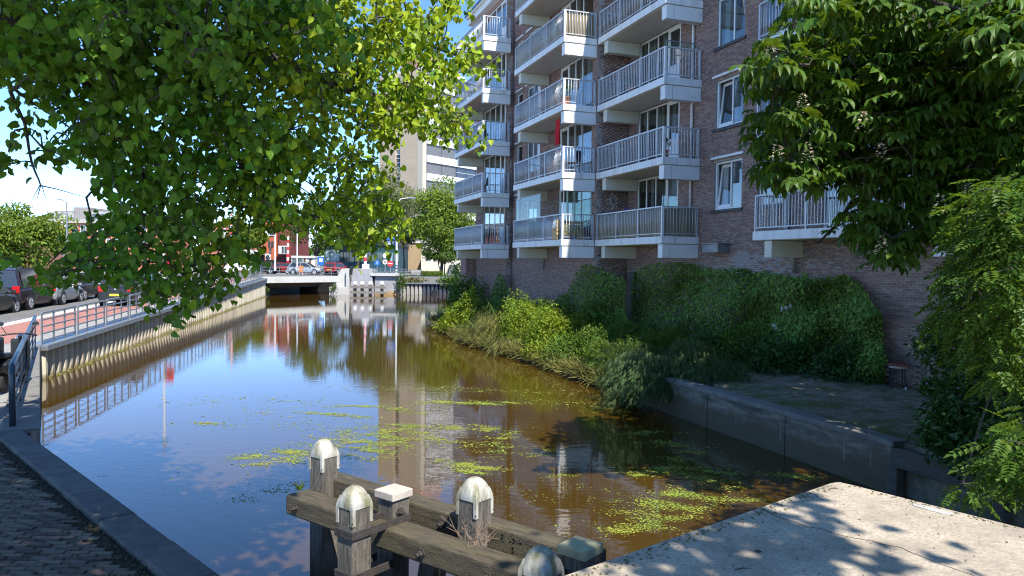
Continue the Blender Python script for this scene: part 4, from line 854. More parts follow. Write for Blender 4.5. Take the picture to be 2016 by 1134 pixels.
# ------------------------------------------------------------------ vehicles
def paint(name, c, r=.25, metal=.2): return M(name, c, r, .05, 1, metal=metal, spec=.6)
REDL = M('red tail lamp', (.5, .012, .012), .25, .1, 5); YEL = M('yellow plate', (.65, .5, .05), .5, .05, 5); CARGL = M('car glass', (.03, .035, .04), .05, .1, 2, spec=.9)
def car(name, label, cat, x, y, rz, mat, L=4.1, Wd=1.75, H=1.47, kind='hatch', group=None, z=None):
    """nose points along +x in the car's own axes; the tail is at -L/2"""
    zg = ground_z(y)+.006 if z is None else z
    t = thing(name, label, cat, (x, y, zg), rz, group); h = L/2; w = Wd/2
    if kind == 'van': low = [(-h, .42, .95), (-h+.05, .3, 1.02), (-h*.5, .22, 1.05), (h*.35, .22, 1.05), (h*.72, .25, 1.02), (h*.95, .3, .85), (h, .42, .62)]; roofp = [(-h+.1, 1.0), (-h+.22, H-.04), (-h+.5, H), (h*.3, H), (h*.68, 1.04)]
    elif kind == 'estate': low = [(-h, .42, .85), (-h+.06, .3, .93), (-h*.5, .2, .95), (h*.3, .2, .93), (h*.7, .22, .85), (h*.95, .28, .7), (h, .4, .58)]; roofp = [(-h+.12, .93), (-h+.5, H-.1), (-h+.9, H), (h*.05, H), (h*.5, .92)]
    else: low = [(-h, .42, .82), (-h+.06, .3, .93), (-h*.5, .2, .96), (h*.25, .2, .93), (h*.66, .22, .84), (h*.94, .28, .7), (h, .4, .56)]; roofp = [(-h+.1, .92), (-h+.42, H-.09), (-h+.8, H), (h*.08, H), (h*.52, .92)]
    mb = MB(); V = []; prof = []
    for i, (xx, z0, z1) in enumerate(low):
        k = .86 if i in (0, len(low)-1) else (.96 if i in (1, len(low)-2) else 1.0); c = w*k
        V += [(xx, -c*.9, z0), (xx, -c, z0+.16), (xx, -c*.985, z1-.12), (xx, -c*.9, z1), (xx, c*.9, z1), (xx, c*.985, z1-.12), (xx, c, z0+.16), (xx, c*.9, z0)]
    n = 8; fs = [(i*n+j, i*n+(j+1) % n, (i+1)*n+(j+1) % n, (i+1)*n+j) for i in range(len(low)-1) for j in range(n)]+[tuple(range(n))[::-1], tuple((len(low)-1)*n+j for j in range(n))]
    mb.mesh(V, fs); body = mb.build('body', mat, t, local=True, smooth=False, bevel=.02)
    tw = w*.76; bw = w*.93; mb = MB(); V = []
    for i, (xx, zz) in enumerate(roofp):
        ww = bw if i in (0, len(roofp)-1) else tw*(.97 if i in (1, len(roofp)-2) else 1); V += [(xx, -ww, zz), (xx, ww, zz)]
    base = [(roofp[0][0], -bw, roofp[0][1]-.1), (roofp[0][0], bw, roofp[0][1]-.1), (roofp[-1][0], bw, roofp[-1][1]-.1), (roofp[-1][0], -bw, roofp[-1][1]-.1)]
    k = len(roofp); fs = [(2*i, 2*i+1, 2*i+3, 2*i+2) for i in range(k-1)]+[tuple(2*i for i in range(k))[::-1], tuple(2*i+1 for i in range(k))]
    mb.mesh(V, fs); mb.build('roof', mat, t, local=True, bevel=.03)
    def face(a, b, c, d, mn=.06, off=.012):
        a, b, c, d = map(np.array, (a, b, c, d)); ctr = (a+b+c+d)/4; nn = unit(np.cross(b-a, d-a))
        q = [p+(ctr-p)*mn*2+nn*off for p in (a, b, c, d)]; return q
    R0, R1 = roofp[0], roofp[1]; F0, F1 = roofp[-1], roofp[-2]
    q = face((R0[0], -bw, R0[1]), (R1[0], -tw*.97, R1[1]), (R1[0], tw*.97, R1[1]), (R0[0], bw, R0[1])); mb = MB(); mb.mesh([p+[-.012, 0, .004] for p in q], [(0, 3, 2, 1)]); mb.build('rear_window', CARGL, t, local=True)
    q = face((F0[0], bw, F0[1]), (F1[0], tw*.97, F1[1]), (F1[0], -tw*.97, F1[1]), (F0[0], -bw, F0[1])); mb = MB(); mb.mesh([p+[.012, 0, .004] for p in q], [(0, 3, 2, 1)]); mb.build('windscreen', CARGL, t, local=True)
    for sgn in (-1, 1):
        lo0, lo1 = (roofp[0][0]+.16, roofp[0][1]+.03), (roofp[-1][0]-.14, roofp[-1][1]+.03); up0, up1 = (roofp[1][0]+.14, H-.09), (roofp[-2][0]-.02, H-.08); mid = (lo0[0]+lo1[0])/2
        def sy(zz): return sgn*(bw+(tw-bw)*(zz-roofp[0][1])/(H-roofp[0][1])+.014)
        for (a, b, c, d) in ((lo0, (mid-.04, lo0[1]), (mid-.04, up0[1]), up0), ((mid+.04, lo1[1]), lo1, up1, (mid+.04, up1[1]))):
            mb = MB(); P = [(p[0], sy(p[1]), p[1]) for p in (a, b, c, d)]; mb.mesh(P, [(0, 1, 2, 3) if sgn < 0 else (3, 2, 1, 0)]); mb.build('side_window', CARGL, t, local=True)
        mb = MB(); mb.obox((lo1[0]-.12, sgn*(w+.09), lo1[1]+.03), (.06, 0, 0), (0, .09, 0), (0, 0, .07)); mb.build('mirror', mat, t, local=True, bevel=.02)
        for xx in (-h*.62, h*.62):
            r = .33 if kind == 'van' else .31
            mb = MB(); mb.cyl((xx, sgn*(w+.006), r+.02), (xx, sgn*(w-.2), r+.02), r+.055, 18); mb.build('wheel_arch', BLACK, t, local=True)
            mb = MB(); mb.lathe([(r*.66, -.1), (r*.95, -.1), (r, -.06), (r, .06), (r*.95, .1), (r*.66, .1)], 20); wv = [(v[0]+xx, sgn*(w-.08)+v[2], v[1]+r) for v in mb.v]; mb.v = wv; wh = mb.build('wheel', RUBBER, t, local=True)
            mb = MB(); mb.cyl((xx, sgn*(w-.1), r), (xx, sgn*(w+.028), r), r*.68, 14); mb.build('rim', RIMM, wh, local=True)
            mb = MB()
            for a in np.arange(5)*2*math.pi/5: mb.bar((xx+.05*math.cos(a), sgn*(w+.03), r+.05*math.sin(a)), (xx+r*.58*math.cos(a+.25), sgn*(w+.03), r+r*.58*math.sin(a+.25)), .035, .01, up=(0, 1, 0))
            mb.build('rim_gap', BLACK, wh, local=True)
        zl = (.72, .98) if kind != 'van' else (.8, 1.12)
        mb = MB(); mb.box((-h-.012, sgn*w*.6, zl[0]) if sgn > 0 else (-h-.012, -w*.89, zl[0]), (-h+.12, sgn*w*.89, zl[1]) if sgn > 0 else (-h+.12, -w*.6, zl[1])); mb.build('tail_light', REDL, t, local=True, bevel=.015)
        mb = MB(); mb.box((h-.12, min(sgn*w*.55, sgn*w*.85), .58), (h-.01, max(sgn*w*.55, sgn*w*.85), .7)); mb.build('headlight', CHROME, t, local=True, bevel=.015)
    mb = MB(); mb.box((-h-.03, -w*.84, .3), (-h+.12, w*.84, .56)); mb.build('bumper', mat, t, local=True, bevel=.03)
    mb = MB(); mb.box((-h-.045, -.26, .5 if kind != 'van' else .82), (-h+.02, .26, .61 if kind != 'van' else .93)); mb.build('number_plate', YEL, t, local=True)
    mb = MB(); mb.cyl((-h-.02, 0, .86 if kind != 'van' else .97), (-h+.1, 0, .86 if kind != 'van' else .97), .055, 12); mb.build('badge', CHROME, t, local=True)
    mb = MB(); mb.box((-h-.005, -w*.3, H-.1), (-h+.6, w*.3, H-.075)); 
    return t
def spot(px, py): p = on_z(px, py, 1.0); z = ground_z(p[1]); return on_z(px, py, z)
rq = ang                                     # cars drive along the quay
def put(px, py, dlat=0, dlon=0): p = spot(px, py); return p[0]+qdir[0]*dlon-qn[0]*dlat, p[1]+qdir[1]*dlon-qn[1]*dlat
x, y = put(72, 606, .85, .65); car('parked_van', 'dark plum passenger van parked in the kerbside row with its tail to us', 'van', x, y, rq, paint('plum paint', (.025, .012, .018)), 4.9, 1.9, 1.9, 'van', 'cars parked along the quay')
x, y = put(24, 617, 1.0, -.6); car('parked_car', 'dark green car at the left edge, nearest of the parked row', 'car', x, y, rq, paint('dark green paint', (.03, .035, .028)), 4.3, 1.75, 1.45, 'hatch', 'cars parked along the quay')
x, y = put(141, 595, .9, .3); car('parked_car', 'silver grey hatchback parked between the plum van and the black hatchback', 'car', x, y, rq, paint('silver paint', (.36, .37, .38), .25, .5), 3.9, 1.7, 1.45, 'hatch', 'cars parked along the quay')
x, y = put(181, 586, .9, .3); car('parked_car', 'black hatchback at the front of the parked row, beside the open road', 'car', x, y, rq, paint('black paint', (.012, .013, .016)), 4.0, 1.72, 1.48, 'hatch', 'cars parked along the quay')
x, y = put(229, 601, 0, 1.9); car('driving_hatchback', 'dark grey hatchback with red tail lamps and yellow plate driving away on the road', 'car', x, y, rq, paint('dark grey paint', (.02, .022, .026)), 4.1, 1.76, 1.48)
x, y = put(236, 579, 0, 3); car('distant_car', 'grey car ahead of the dark hatchback on the road, mostly hidden by lime leaves', 'car', x, y, rq, paint('blue grey paint', (.12, .15, .19)), 4.2, 1.75, 1.46)
x, y = put(268, 586, 0, 2); car('distant_car', 'light blue car behind the leaves right of the dark grey hatchback', 'car', x, y, rq, paint('light blue paint', (.16, .36, .5)), 3.7, 1.65, 1.46)
x, y = put(60, 580, 2.5, 1); car('distant_car', 'white car whose roof shows above the plum van', 'car', x, y, rq, paint('white car paint', (.65, .66, .68)), 4.4, 1.8, 1.75, 'estate')
x, y = put(95, 577, 2.5, 1); car('distant_car', 'black estate car whose roof shows beside the white one above the plum van', 'car', x, y, rq, paint('black grey paint', (.025, .027, .03)), 4.4, 1.8, 1.7, 'estate')
bz = Zd+.0
car('bridge_car', 'black car crossing the bridge left of the tall white mast', 'car', gx(516, 93), 93, 0, paint('black paint two', (.015, .015, .017)), 4.3, 1.75, 1.48, z=bz)
car('bridge_car', 'low red car crossing the bridge just right of the tall white mast', 'car', gx(551, 95), 95, math.pi, paint('red paint', (.28, .03, .025)), 3.9, 1.7, 1.4, z=bz)
car('bridge_car', 'silver car crossing the bridge behind the orange barrier', 'car', gx(602, 90), 90, 0, paint('pale silver paint', (.4, .41, .42), .25, .5), 4.1, 1.7, 1.46, z=bz)
car('bridge_car', 'bright red car at the right end of the bridge before the shop front', 'car', gx(663, 96), 96, 1.3, paint('bright red paint', (.33, .03, .03)), 4.0, 1.72, 1.48, z=bz)
# orange works barrier
ob = thing('works_barrier', 'orange and white works barrier standing on the bridge deck', 'barrier', (gx(592, 86), 86, Zd)); ORG = M('orange plastic', (.75, .2, .03), .5, .1, 3)
for y0, y1 in ((524, 529), (531, 536)): pxp(588, 597, y0, y1, 86, .05).build('board', ORG, ob)
for xx in (588.5, 595.5): pxp(xx, xx+1, 523, 541, 86.06, .06).build('leg', WHITE, ob)
# ------------------------------------------------------------------ masts, barrier booms, lamps, signs
RW_R = M('signal red', (.6, .03, .03), .5, .08, 3)
def boom(label, x, y0, y1, Y, n=7, lean=0, r=.1):
    a, b = at(x, y1, Y), at(x+lean, y0, Y); t = thing('barrier_boom', label, 'barrier boom', a)
    mb = MB(); mb.box((a[0]-.35, Y-.35, a[2]-.3), (a[0]+.35, Y+.35, a[2]+.45)); mb.build('cabinet', WHITE, t, bevel=.03)
    for k in range(n): mb = MB(); mb.cyl(a+(b-a)*k/n+[0, -.2, .3], a+(b-a)*(k+1)/n+[0, -.2, .3], r*(1.15-.4*k/n), 8); mb.build('stripe', RW_R if k % 2 else WHITE, t)
    mb = MB(); mb.cyl(b+[0, -.2, .3], b+[0, -.2, .5], .07, 8); mb.build('lamp', RW_R, t)
boom('thinner red and white barrier boom of the pair left of the bridge', 451, 470, 531, 84, 7, .5, .08)
boom('thick red and white barrier boom beside the thinner one, left of the bridge', 456, 430, 531, 85, 11, 1, .13)
boom('raised red and white barrier boom behind the middle of the bridge railing', 567, 470, 531, 96, 9, 1.5, .15)
boom('raised red and white barrier boom standing on the right abutment', 720, 472, 528, Ya+1.5, 7, -.8, .14)
def mast(label, x, y0, y1, Y, r=.09, mat=WHITE):
    a, b = at(x, y1, Y), at(x, y0, Y); b[0] = a[0]; t = thing('white_mast', label, 'mast', a)
    mb = MB(); mb.cyl(a, b, r, 8, r*.7); mb.build('shaft', mat, t); mb = MB(); mb.cyl(a, a+[0, 0, .5], r*1.5, 8); mb.build('base', mat, t); mb = MB(); mb.lathe([(r*.7, 0), (r*.9, .05), (.01, .15)], 8, b); mb.build('finial', mat, t); return t
mast('tall thin white flag mast before the red corner building', 541.5, 434, 533, 90)
mast('thin white mast between the red corner building and the glazed shelter', 585, 462, 533, 88)
mast('short thick white post left of the raised booms', 442.5, 452, 534, 86, .14)
lp = thing('lamp_post', 'tall white lamp post with two blue direction signs right of the bridge', 'lamp post', at(780.5, 540, Ya+2))
a, b = at(780.5, 540, Ya+2), at(781, 400, Ya+2); mb = MB(); mb.cyl(a, b, .13, 10, .07); mb.build('shaft', WHITE, lp); mb = MB(); mb.tube([b, b+[.5, 0, .5], b+[1.4, 0, .6]], .05, 6); mb.build('arm', WHITE, lp); mb = MB(); mb.obox(b+[1.7, 0, .58], (.4, 0, 0), (0, .15, 0), (0, 0, .08)); mb.build('lantern', GALV, lp, bevel=.03)
for z0 in (533, 527, 521): pxp(778.4, 782.8, z0, z0+2.2, Ya+1.82, .36).build('band', BLACK if z0 == 527 else GALV, lp)
BLUE = M('sign blue', (.02, .13, .42), .45, .05, 2)
ds = thing('direction_sign', 'two stacked blue direction boards fixed to the tall white lamp post', 'direction sign', at(770, 483, Ya+1.8))
for y0, y1 in ((465, 473), (475.5, 483)):
    bo = pxp(762, 779, y0, y1, Ya+1.75, .06).build('board', BLUE, ds); pxp(762.6, 778.4, y0+.5, y0+1, Ya+1.72, .02).build('border', WHITE, bo); pxp(764, 774, y0+2.6, y0+3.6, Ya+1.72, .02).build('lettering', WHITE, bo)
pxp(764, 770, 479.4, 481, Ya+1.72, .02).build('lettering', WHITE, ds)
def tsign(label, x, y0, y1, Y, kind):
    a, b = at(x, y1, Y), at(x, y0, Y); b[0] = a[0]; t = thing('traffic_sign', label, 'traffic sign', a)
    mb = MB(); mb.cyl(a, b, .05, 8); mb.build('pole', GALV, t); c = b+[0, -.08, -.35]
    if kind == 'blue': mb = MB(); mb.cyl(c, c+[0, .03, 0], .32, 18); mb.build('disc', BLUE, t); mb = MB(); mb.bar(c+[0, -.012, -.16], c+[0, -.012, .16], .07, .012, up=(0, 1, 0)); mb.build('arrow', WHITE, t)
    if kind == 'noentry':
        mb = MB(); mb.cyl(c+[0, 0, -.75], c+[0, .03, -.75], .34, 18); mb.build('disc', RW_R, t); mb = MB(); mb.box((c[0]-.23, c[1]-.015, c[2]-.81), (c[0]+.23, c[1]-.003, c[2]-.69)); mb.build('bar', WHITE, t)
        mb = MB(); mb.obox(c, (.22, 0, 0), (0, .015, 0), (0, 0, .42)); mb.build('blue_plate', M('pale blue plate', (.25, .4, .55), .5, .05, 2), t)
    if kind == 'white':
        for dz in (0, -.7): mb = MB(); mb.cyl(c+[0, 0, dz], c+[0, .03, dz], .26, 18); mb.build('disc', WHITE, t)
        mb = MB(); mb.cyl(c+[0, -.01, -.7], c+[0, .0, -.7], .12, 14); mb.build('symbol', GALV, t)
    if kind == 'board': mb = MB(); mb.obox(c, (.38, 0, 0), (0, .02, 0), (0, 0, .5)); mb.build('board', BLUE, t); mb = MB(); mb.obox(c+[0, -.025, .1], (.2, 0, 0), (0, .004, 0), (0, 0, .2)); mb.build('symbol', WHITE, t)
tsign('round blue traffic sign on a short pole behind the deck railing', 742.5, 511, 541, Ya+.5, 'blue')
tsign('grey pole carrying two round white traffic signs right of the blue one', 758, 497, 541, Ya+.5, 'white')
tsign('red no entry disc under a pale blue plate on a grey pole', 768.5, 499, 541, Ya+.6, 'noentry')
tsign('blue rectangular sign on a pole at the right end of the bridge', 632, 508, 540, 86, 'board')
sgn = thing('traffic_light', 'black canal traffic light hanging beside the sloped abutment pillar', 'traffic light', at(691, 541, Ya-.4))
pxp(688.7, 692.7, 524, 541, Ya-.55, .3).build('housing', BLACK, sgn, bevel=.03)
for yy in (527.5, 532, 536.5): c = at(690.6, yy, Ya-.6); mb = MB(); mb.cyl(c, c+[0, .06, 0], .09, 12); mb.build('lens', CARGL, sgn)
sl = thing('street_lamp', 'slim grey street lamp with a flat arm lantern above the left roadside tree', 'street lamp', (gx(131, 62), 62, ground_z(62)))
b = at(131, 398, 62); mb = MB(); mb.tube([(b[0], 62, ground_z(62)), (b[0], 62, b[2]), at(122, 393.5, 62), at(110, 391.5, 62)], [.09, .06, .045, .04], 8); mb.build('pole', GALV, sl); mb = MB(); mb.obox(at(107, 391, 62), (.28, 0, 0), (0, .12, 0), (0, 0, .06)); mb.build('lantern', WHITE, sl, bevel=.02)
rs = thing('round_sign', 'pale cream round sign disc on a pole before the red terrace at far left', 'sign', (gx(126, 70), 70, ground_z(70)))
c = at(125, 431, 70); mb = MB(); mb.cyl((c[0], 70, ground_z(70)), c, .07, 8); mb.build('pole', GALV, rs); mb = MB(); mb.cyl(c, c+[0, .1, 0], .42, 20); mb.build('disc', M('cream disc', (.6, .58, .46), .6, .06, 2), rs)
pxp(119, 132, 441, 446, 69.95, .06).build('plate', WHITE, rs)
bench = thing('street_bench', 'dark slatted bench with a pale back before the clipped hedge', 'bench', (gx(819, 85), 85, 1.8))
for i in range(4): pxp(809, 828, 531.5+i*2.4, 532.8+i*2.4, 85, .06).build('slat', CONCL, bench)
for xx in (810, 826): pxp(xx, xx+1, 532, 542, 85.1, .4).build('leg', BLACK, bench)
# ------------------------------------------------------------------ blue steel railing near us, grey railing along the road
f0, f1 = np.array([-7.63, 11.25]), np.array([-13.4, 20.75])
nf = thing('quay_railing', 'heavy blue steel railing with a fat tubular handrail at the left quay corner', 'railing', (f0[0], f0[1], .98)); fd = unit(f1-f0); fL = np.linalg.norm(f1-f0); H = .96
mb = MB(); z0 = .98
mb.tube([(*f0, z0), (*f0, z0+H-.12), (*(f0+fd*.04), z0+H-.04), (*(f0+fd*.14), z0+H), (*f1, z0+H)], .045, 12); mb.build('handrail', DKSTEEL, nf, smooth=True)
for k in range(6):
    p = f0+fd*(.35+k*(fL-.4)/5); mb = MB(); mb.bar((*p, z0), (*p, z0+H-.03), .025, .16, up=(fd[0], fd[1], 0)); mb.build('post', DKSTEEL, nf, bevel=.004)
for h in (.2, .38, .56, .74): mb = MB(); mb.bar((*(f0+fd*.1), z0+h), (*f1, z0+h), .022, .03); mb.build('rail', DKSTEEL, nf)
gf = thing('roadside_railing', 'long grey steel panel railing on top of the cream sheet pile wall', 'railing', (Q1[0], Q1[1], .98))
pm_ = MB().box((-.05, -.012, 0), (.05, .012, .95)).data('post', GALV); rm_ = MB().box((0, -.018, -.02), (2.62, .018, .02)).data('rail', GALV); tr_ = MB().box((0, -.03, -.025), (2.62, .03, .025)).data('top_rail', GALV)
s = .15
while s < Lq-2.6:
    base = np.array(Q1)+qdir*s+qn*.12; z = ground_z(base[1])+.03; sl_ = math.atan2(ground_z(base[1]+2.5)-ground_z(base[1]), 2.5)
    for k in range(4): p = base+qdir*(2.62*k/3); link('post', pm_, gf, loc=(p[0]-Q1[0], p[1]-Q1[1], ground_z(p[1])+.03-.98), rot=(0, 0, ang))
    for h, me in ((.12, rm_), (.33, rm_), (.54, rm_), (.74, rm_), (.95, tr_)): link('rail' if me is rm_ else 'top_rail', me, gf, loc=(base[0]-Q1[0], base[1]-Q1[1], z+h-.98), rot=(0, -sl_, ang))
    s += 2.88
# ------------------------------------------------------------------ scooters at the left edge
def scooter(label, P, rz, col, mcol):
    t = thing('motor_scooter', label, 'scooter', (P[0], P[1], .99), rz, 'scooters parked at the quay railing'); m = paint(mcol, col, .3)
    for xx in (-.6, .6):
        mb = MB(); mb.lathe([(.13, -.05), (.2, -.055), (.235, -.03), (.235, .03), (.2, .055), (.13, .05)], 20); mb.v = [(v[0]+xx, v[2], v[1]+.235) for v in mb.v]; w = mb.build('wheel', RUBBER, t, local=True, smooth=True)
        mb = MB(); mb.cyl((xx, -.045, .235), (xx, .045, .235), .13, 12); mb.build('rim', CHROME, w, local=True)
    mb = MB(); mb.extr([(-.85, -.16, .42), (-.7, -.16, .34), (-.2, -.16, .28), (-.1, -.16, .5), (-.2, -.16, .66), (-.75, -.16, .68), (-.95, -.16, .58)], (0, .32, 0)); mb.build('rear_body', m, t, local=True, bevel=.05)
    mb = MB(); mb.extr([(-.9, -.13, .69), (-.2, -.13, .67), (-.15, -.13, .73), (-.5, -.13, .77), (-.92, -.13, .8)], (0, .26, 0)); mb.build('seat', BLACK, t, local=True, bevel=.03)
    mb = MB(); mb.box((-.25, -.15, .24), (.36, .15, .31)); mb.build('footboard', BLACK, t, local=True, bevel=.02)
    mb = MB(); mb.extr([(.34, -.17, .26), (.44, -.17, .3), (.56, -.17, .62), (.5, -.17, .95), (.42, -.17, .95), (.42, -.17, .6)], (0, .34, 0)); mb.build('front_shield', m, t, local=True, bevel=.05)
    mb = MB(); mb.tube([(.6, 0, .235), (.5, 0, .6), (.42, 0, 1.0)], .03, 8); mb.build('fork', BLACK, t, local=True)
    mb = MB(); mb.tube([(.3, -.34, 1.02), (.4, -.12, 1.05), (.4, .12, 1.05), (.3, .34, 1.02)], .017, 8); mb.build('handlebar', BLACK, t, local=True)
    mb = MB(); mb.lathe([(.08, -.04), (.1, 0), (.08, .05)], 12); mb.v = [(.5+v[2], v[0], .93+v[1]) for v in mb.v]; mb.build('headlight', CHROME, t, local=True)
    for sy in (-1, 1):
        mb = MB(); mb.cyl((.36, sy*.2, 1.04), (.33, sy*.3, 1.22), .008, 6); mb.build('mirror_stalk', BLACK, t, local=True)
        mb = MB(); mb.lathe([(.001, -.012), (.06, -.01), (.065, .01), (.001, .012)], 14); mb.v = [(.33+v[2]-.1*v[1], sy*.31+v[0], 1.26+v[1]*.8) for v in mb.v]; mb.build('mirror', CHROME, t, local=True)
    mb = MB(); mb.extr([(-.95, -.12, .8), (-1.2, -.12, .84), (-1.2, -.12, 1.1), (-.95, -.12, 1.12)], (0, .24, 0)); mb.build('top_box', BLACK, t, local=True, bevel=.03)
    mb = MB(); mb.cyl((-.2, .14, .26), (-.75, .2, .24), .04, 8); mb.build('exhaust', CHROME, t, local=True)
    mb = MB(); mb.extr([(-.85, -.012, .68), (-.93, -.012, .6), (-.97, -.012, .45), (-.93, -.012, .45)], (0, .24, 0)); mb.build('mudguard', BLACK, t, local=True)
p = on_z(14, 775, .98); scooter('black motor scooter with round mirrors parked behind the blue railing at the left edge', (p[0]-.28, p[1]+.6), 1.9, (.02, .022, .024), 'scooter black')
p = on_z(8, 812, .98); scooter('dark green motor scooter nearest to us at the left edge', (p[0]-.75, p[1]+.3), 2.2, (.015, .035, .028), 'scooter green')
# ------------------------------------------------------------------ near timber mooring fender
OAK = M('dark fender oak', (.155, .135, .11), .8, .55, 4.5, .8, 26, stretch=(7, 7, 1), dirt=(.05, .042, .03), dscale=1.1, dlo=.5, dhi=.75, tide=(.4, .3, (.03, .028, .02)))
OAKB = M('dark beam oak', (.085, .07, .045), .8, .55, 4.5, .8, 26, stretch=(1, 7, 7), dirt=(.14, .12, .06), dscale=1.6, dlo=.5, dhi=.72)
CAPM = M('weathered white cap', (.5, .48, .42), .7, .12, 3, .35, 30, dirt=(.2, .185, .1), dscale=9, dlo=.42, dhi=.62, stretch=(1, 1, .3)); IRON = M('rusty iron', (.045, .038, .034), .75, .4, 14, .5, 60)
fw = np.array([math.cos(math.radians(-38.5)), math.sin(math.radians(-38.5))]); fnr = np.array([fw[1], -fw[0]])          # along the beams; fnr points to the camera side
fen = thing('mooring_fender', 'dark timber mooring fender with white capped posts standing in the near water', 'mooring fender', (-1.2, 7.2, 0), math.atan2(fw[1], fw[0]))
fi = wmat(fen).inverted()
def fl(x, y, z): q = fi @ Vector((x, y, z)); return np.array(q)
def fbar(name, p, q, w, h, mat, bev=.012): mb = MB(); mb.bar(fl(*p), fl(*q), w, h); return mb.build(name, mat, fen, local=True, bevel=bev)
def fpost(px, py, zt, w, dome=True, capmat=CAPM):
    P = at(px, py, 1); d = ray(px, py); k = (zt-EYE)/d[2]; P = np.array([0, 0, EYE])+d*k; c = fl(*P); h = w/2
    mb = MB(); mb.box((c[0]-h, c[1]-h, -1.6), (c[0]+h, c[1]+h, zt-(w*.7 if dome else .07))); po = mb.build('post', OAK, fen, local=True, bevel=.012)
    if dome:
        n = 24; rows = [(1.06, 0, 14), (1.07, .14, 8), (1.06, .28, 4.2), (1.0, .44, 2.9), (.87, .6, 2.4), (.64, .73, 2.1), (.34, .81, 2), (.08, .835, 2)]; zb = zt-w*.835
        def rad(s, pw, a): return h*s/(abs(math.cos(a))**pw+abs(math.sin(a))**pw)**(1/pw)
        mb = MB(); V = [(c[0]+rad(s, pw, a)*math.cos(a), c[1]+rad(s, pw, a)*math.sin(a), zb+z*w) for s, z, pw in rows for a in np.arange(n)*2*math.pi/n+math.pi/4]
        mb.mesh(V, [(i*n+j, i*n+(j+1) % n, (i+1)*n+(j+1) % n, (i+1)*n+j) for i in range(len(rows)-1) for j in range(n)]+[tuple((len(rows)-1)*n+j for j in range(n))])
        cp = mb.build('post_cap', capmat, po, local=True, smooth=True)
        for q4 in range(4):
            a = math.pi/4+q4*math.pi/2; ca, sa = math.cos(a), math.sin(a); prof_ = [(h*1.414+.010, -.13)]+[(rad(s, pw, a)+.008, z*w) for s, z, pw in rows[:4]]
            mb = MB(); V = []
            for r_, z in prof_:
                for o in (-.021, 0, .021): k = r_-abs(o)*(1 if z < .2*w else .6); V.append((c[0]+ca*k-sa*o, c[1]+sa*k+ca*o, zb+z))
            mb.mesh(V, [(3*i+j, 3*i+j+1, 3*i+4+j, 3*i+3+j) for i in range(len(prof_)-1) for j in range(2)]); st_ = mb.build('cap_strap', capmat, po, local=True); md = st_.modifiers.new('s', 'SOLIDIFY'); md.thickness = .007
            mb = MB(); mb.cyl((c[0]+ca*(h*1.414+.002), c[1]+sa*(h*1.414+.002), zb-.1), (c[0]+ca*(h*1.414+.016), c[1]+sa*(h*1.414+.016), zb-.1), .006, 6); mb.build('nail', IRON, po, local=True)
    else:
        mb = MB(); mb.box((c[0]-h-.02, c[1]-h-.02, zt-.07), (c[0]+h+.02, c[1]+h+.02, zt)); mb.build('flat_cap', capmat, po, local=True, bevel=.008)
    return c, po
ZB = 1.35
cA, pA = fpost(638, 864, 1.84, .2); cD, pD = fpost(935, 939, 1.84, .205); cB, pB = fpost(698, 956, 1.75, .2); cE, pE = fpost(1066, 1076, 1.75, .205)
cC, pC = fpost(775, 962, 1.6, .2, False, M('pale plank cap', (.5, .44, .37), .8, .15, 6, .3, 40)); cF, pF = fpost(1143, 1070, 1.6, .2, False, M('mossy plank cap', (.4, .37, .22), .85, .25, 9, .3, 40))
print('FENDER', [np.round(c, 2) for c in (cA, cD, cB, cE, cC, cF)])
def lb(name, x0, x1, y0, y1, z0, z1, mat, bev=.014):
    mb = MB(); mb.box((x0, y0, z0), (x1, y1, z1)); return mb.build(name, mat, fen, local=True, bevel=bev)
yf1 = (cA[1]+cD[1])/2-.103; yf0 = max(cB[1]+.103, yf1-.26)
xl = fl(*on_z(556, 975, ZB))[0]
lb('beam', xl, cE[0]+1.2, yf0, yf1, ZB-.19, ZB, OAKB, .02)
yr0 = (cA[1]+cD[1]+cC[1]+cF[1])/4+.103; ZR = 1.45
xr = fl(*on_z(1200, 1077, ZB))[0]
xr = fl(*on_z(1200, 1077, ZR))[0]
lb('beam', cA[0]-.1, xr, yr0, yr0+.21, ZR-.22, ZR, OAKB, .018)
for c in (cA, cD):     # diagonal struts down into the water
    mb = MB(); mb.bar((c[0]+.25, yr0+.08, ZB-.2), (c[0]+.3, yr0+1.4, -1.5), .18, .18, up=(1, 0, 0)); mb.build('strut', OAK, fen, local=True, bevel=.012)
mb = MB(); mb.bar((cB[0]+.35, yf1+.12, ZB-.2), (cB[0]-.35, yf1+.2, -1.5), .18, .18, up=(0, 1, 0)); mb.build('strut', OAK, fen, local=True, bevel=.012)
def band(c, z, y1):
    h = .104
    for lo_, hi_ in (((c[0]-h-.012, c[1]-h-.012, z), (c[0]+h+.012, c[1]-h, z+.07)), ((c[0]-h-.012, c[1]-h, z+.001), (c[0]-h, y1, z+.069)), ((c[0]+h, c[1]-h, z+.001), (c[0]+h+.012, y1, z+.069))):
        mb = MB(); mb.box(lo_, hi_); mb.build('iron_band', IRON, fen, local=True, bevel=.003)
band(cB, ZB-.01, cC[1]+.05); band(cB, ZB-.36, yf0+.1); band(cE, ZB+.02, yf1)
def bolt(p, d, r=.016, l=.07):
    p, d = np.array(p), np.array(d); mb = MB(); mb.cyl(p, p+d*.012, .042, 6); mb.cyl(p+d*.012, p+d*.04, .026, 6); mb.cyl(p+d*.04, p+d*l, r, 8); mb.build('bolt', IRON, fen, local=True)
for c in (cA, cD):
    for z in (ZB+.2, ZB+.06): bolt((c[0]-.1, c[1], z), (-1, 0, 0))
for x in (xl+.16, (cB[0]+cD[0])/2+.15, cD[0]+.45): bolt((x, yf0, ZB-.1), (0, -1, 0))
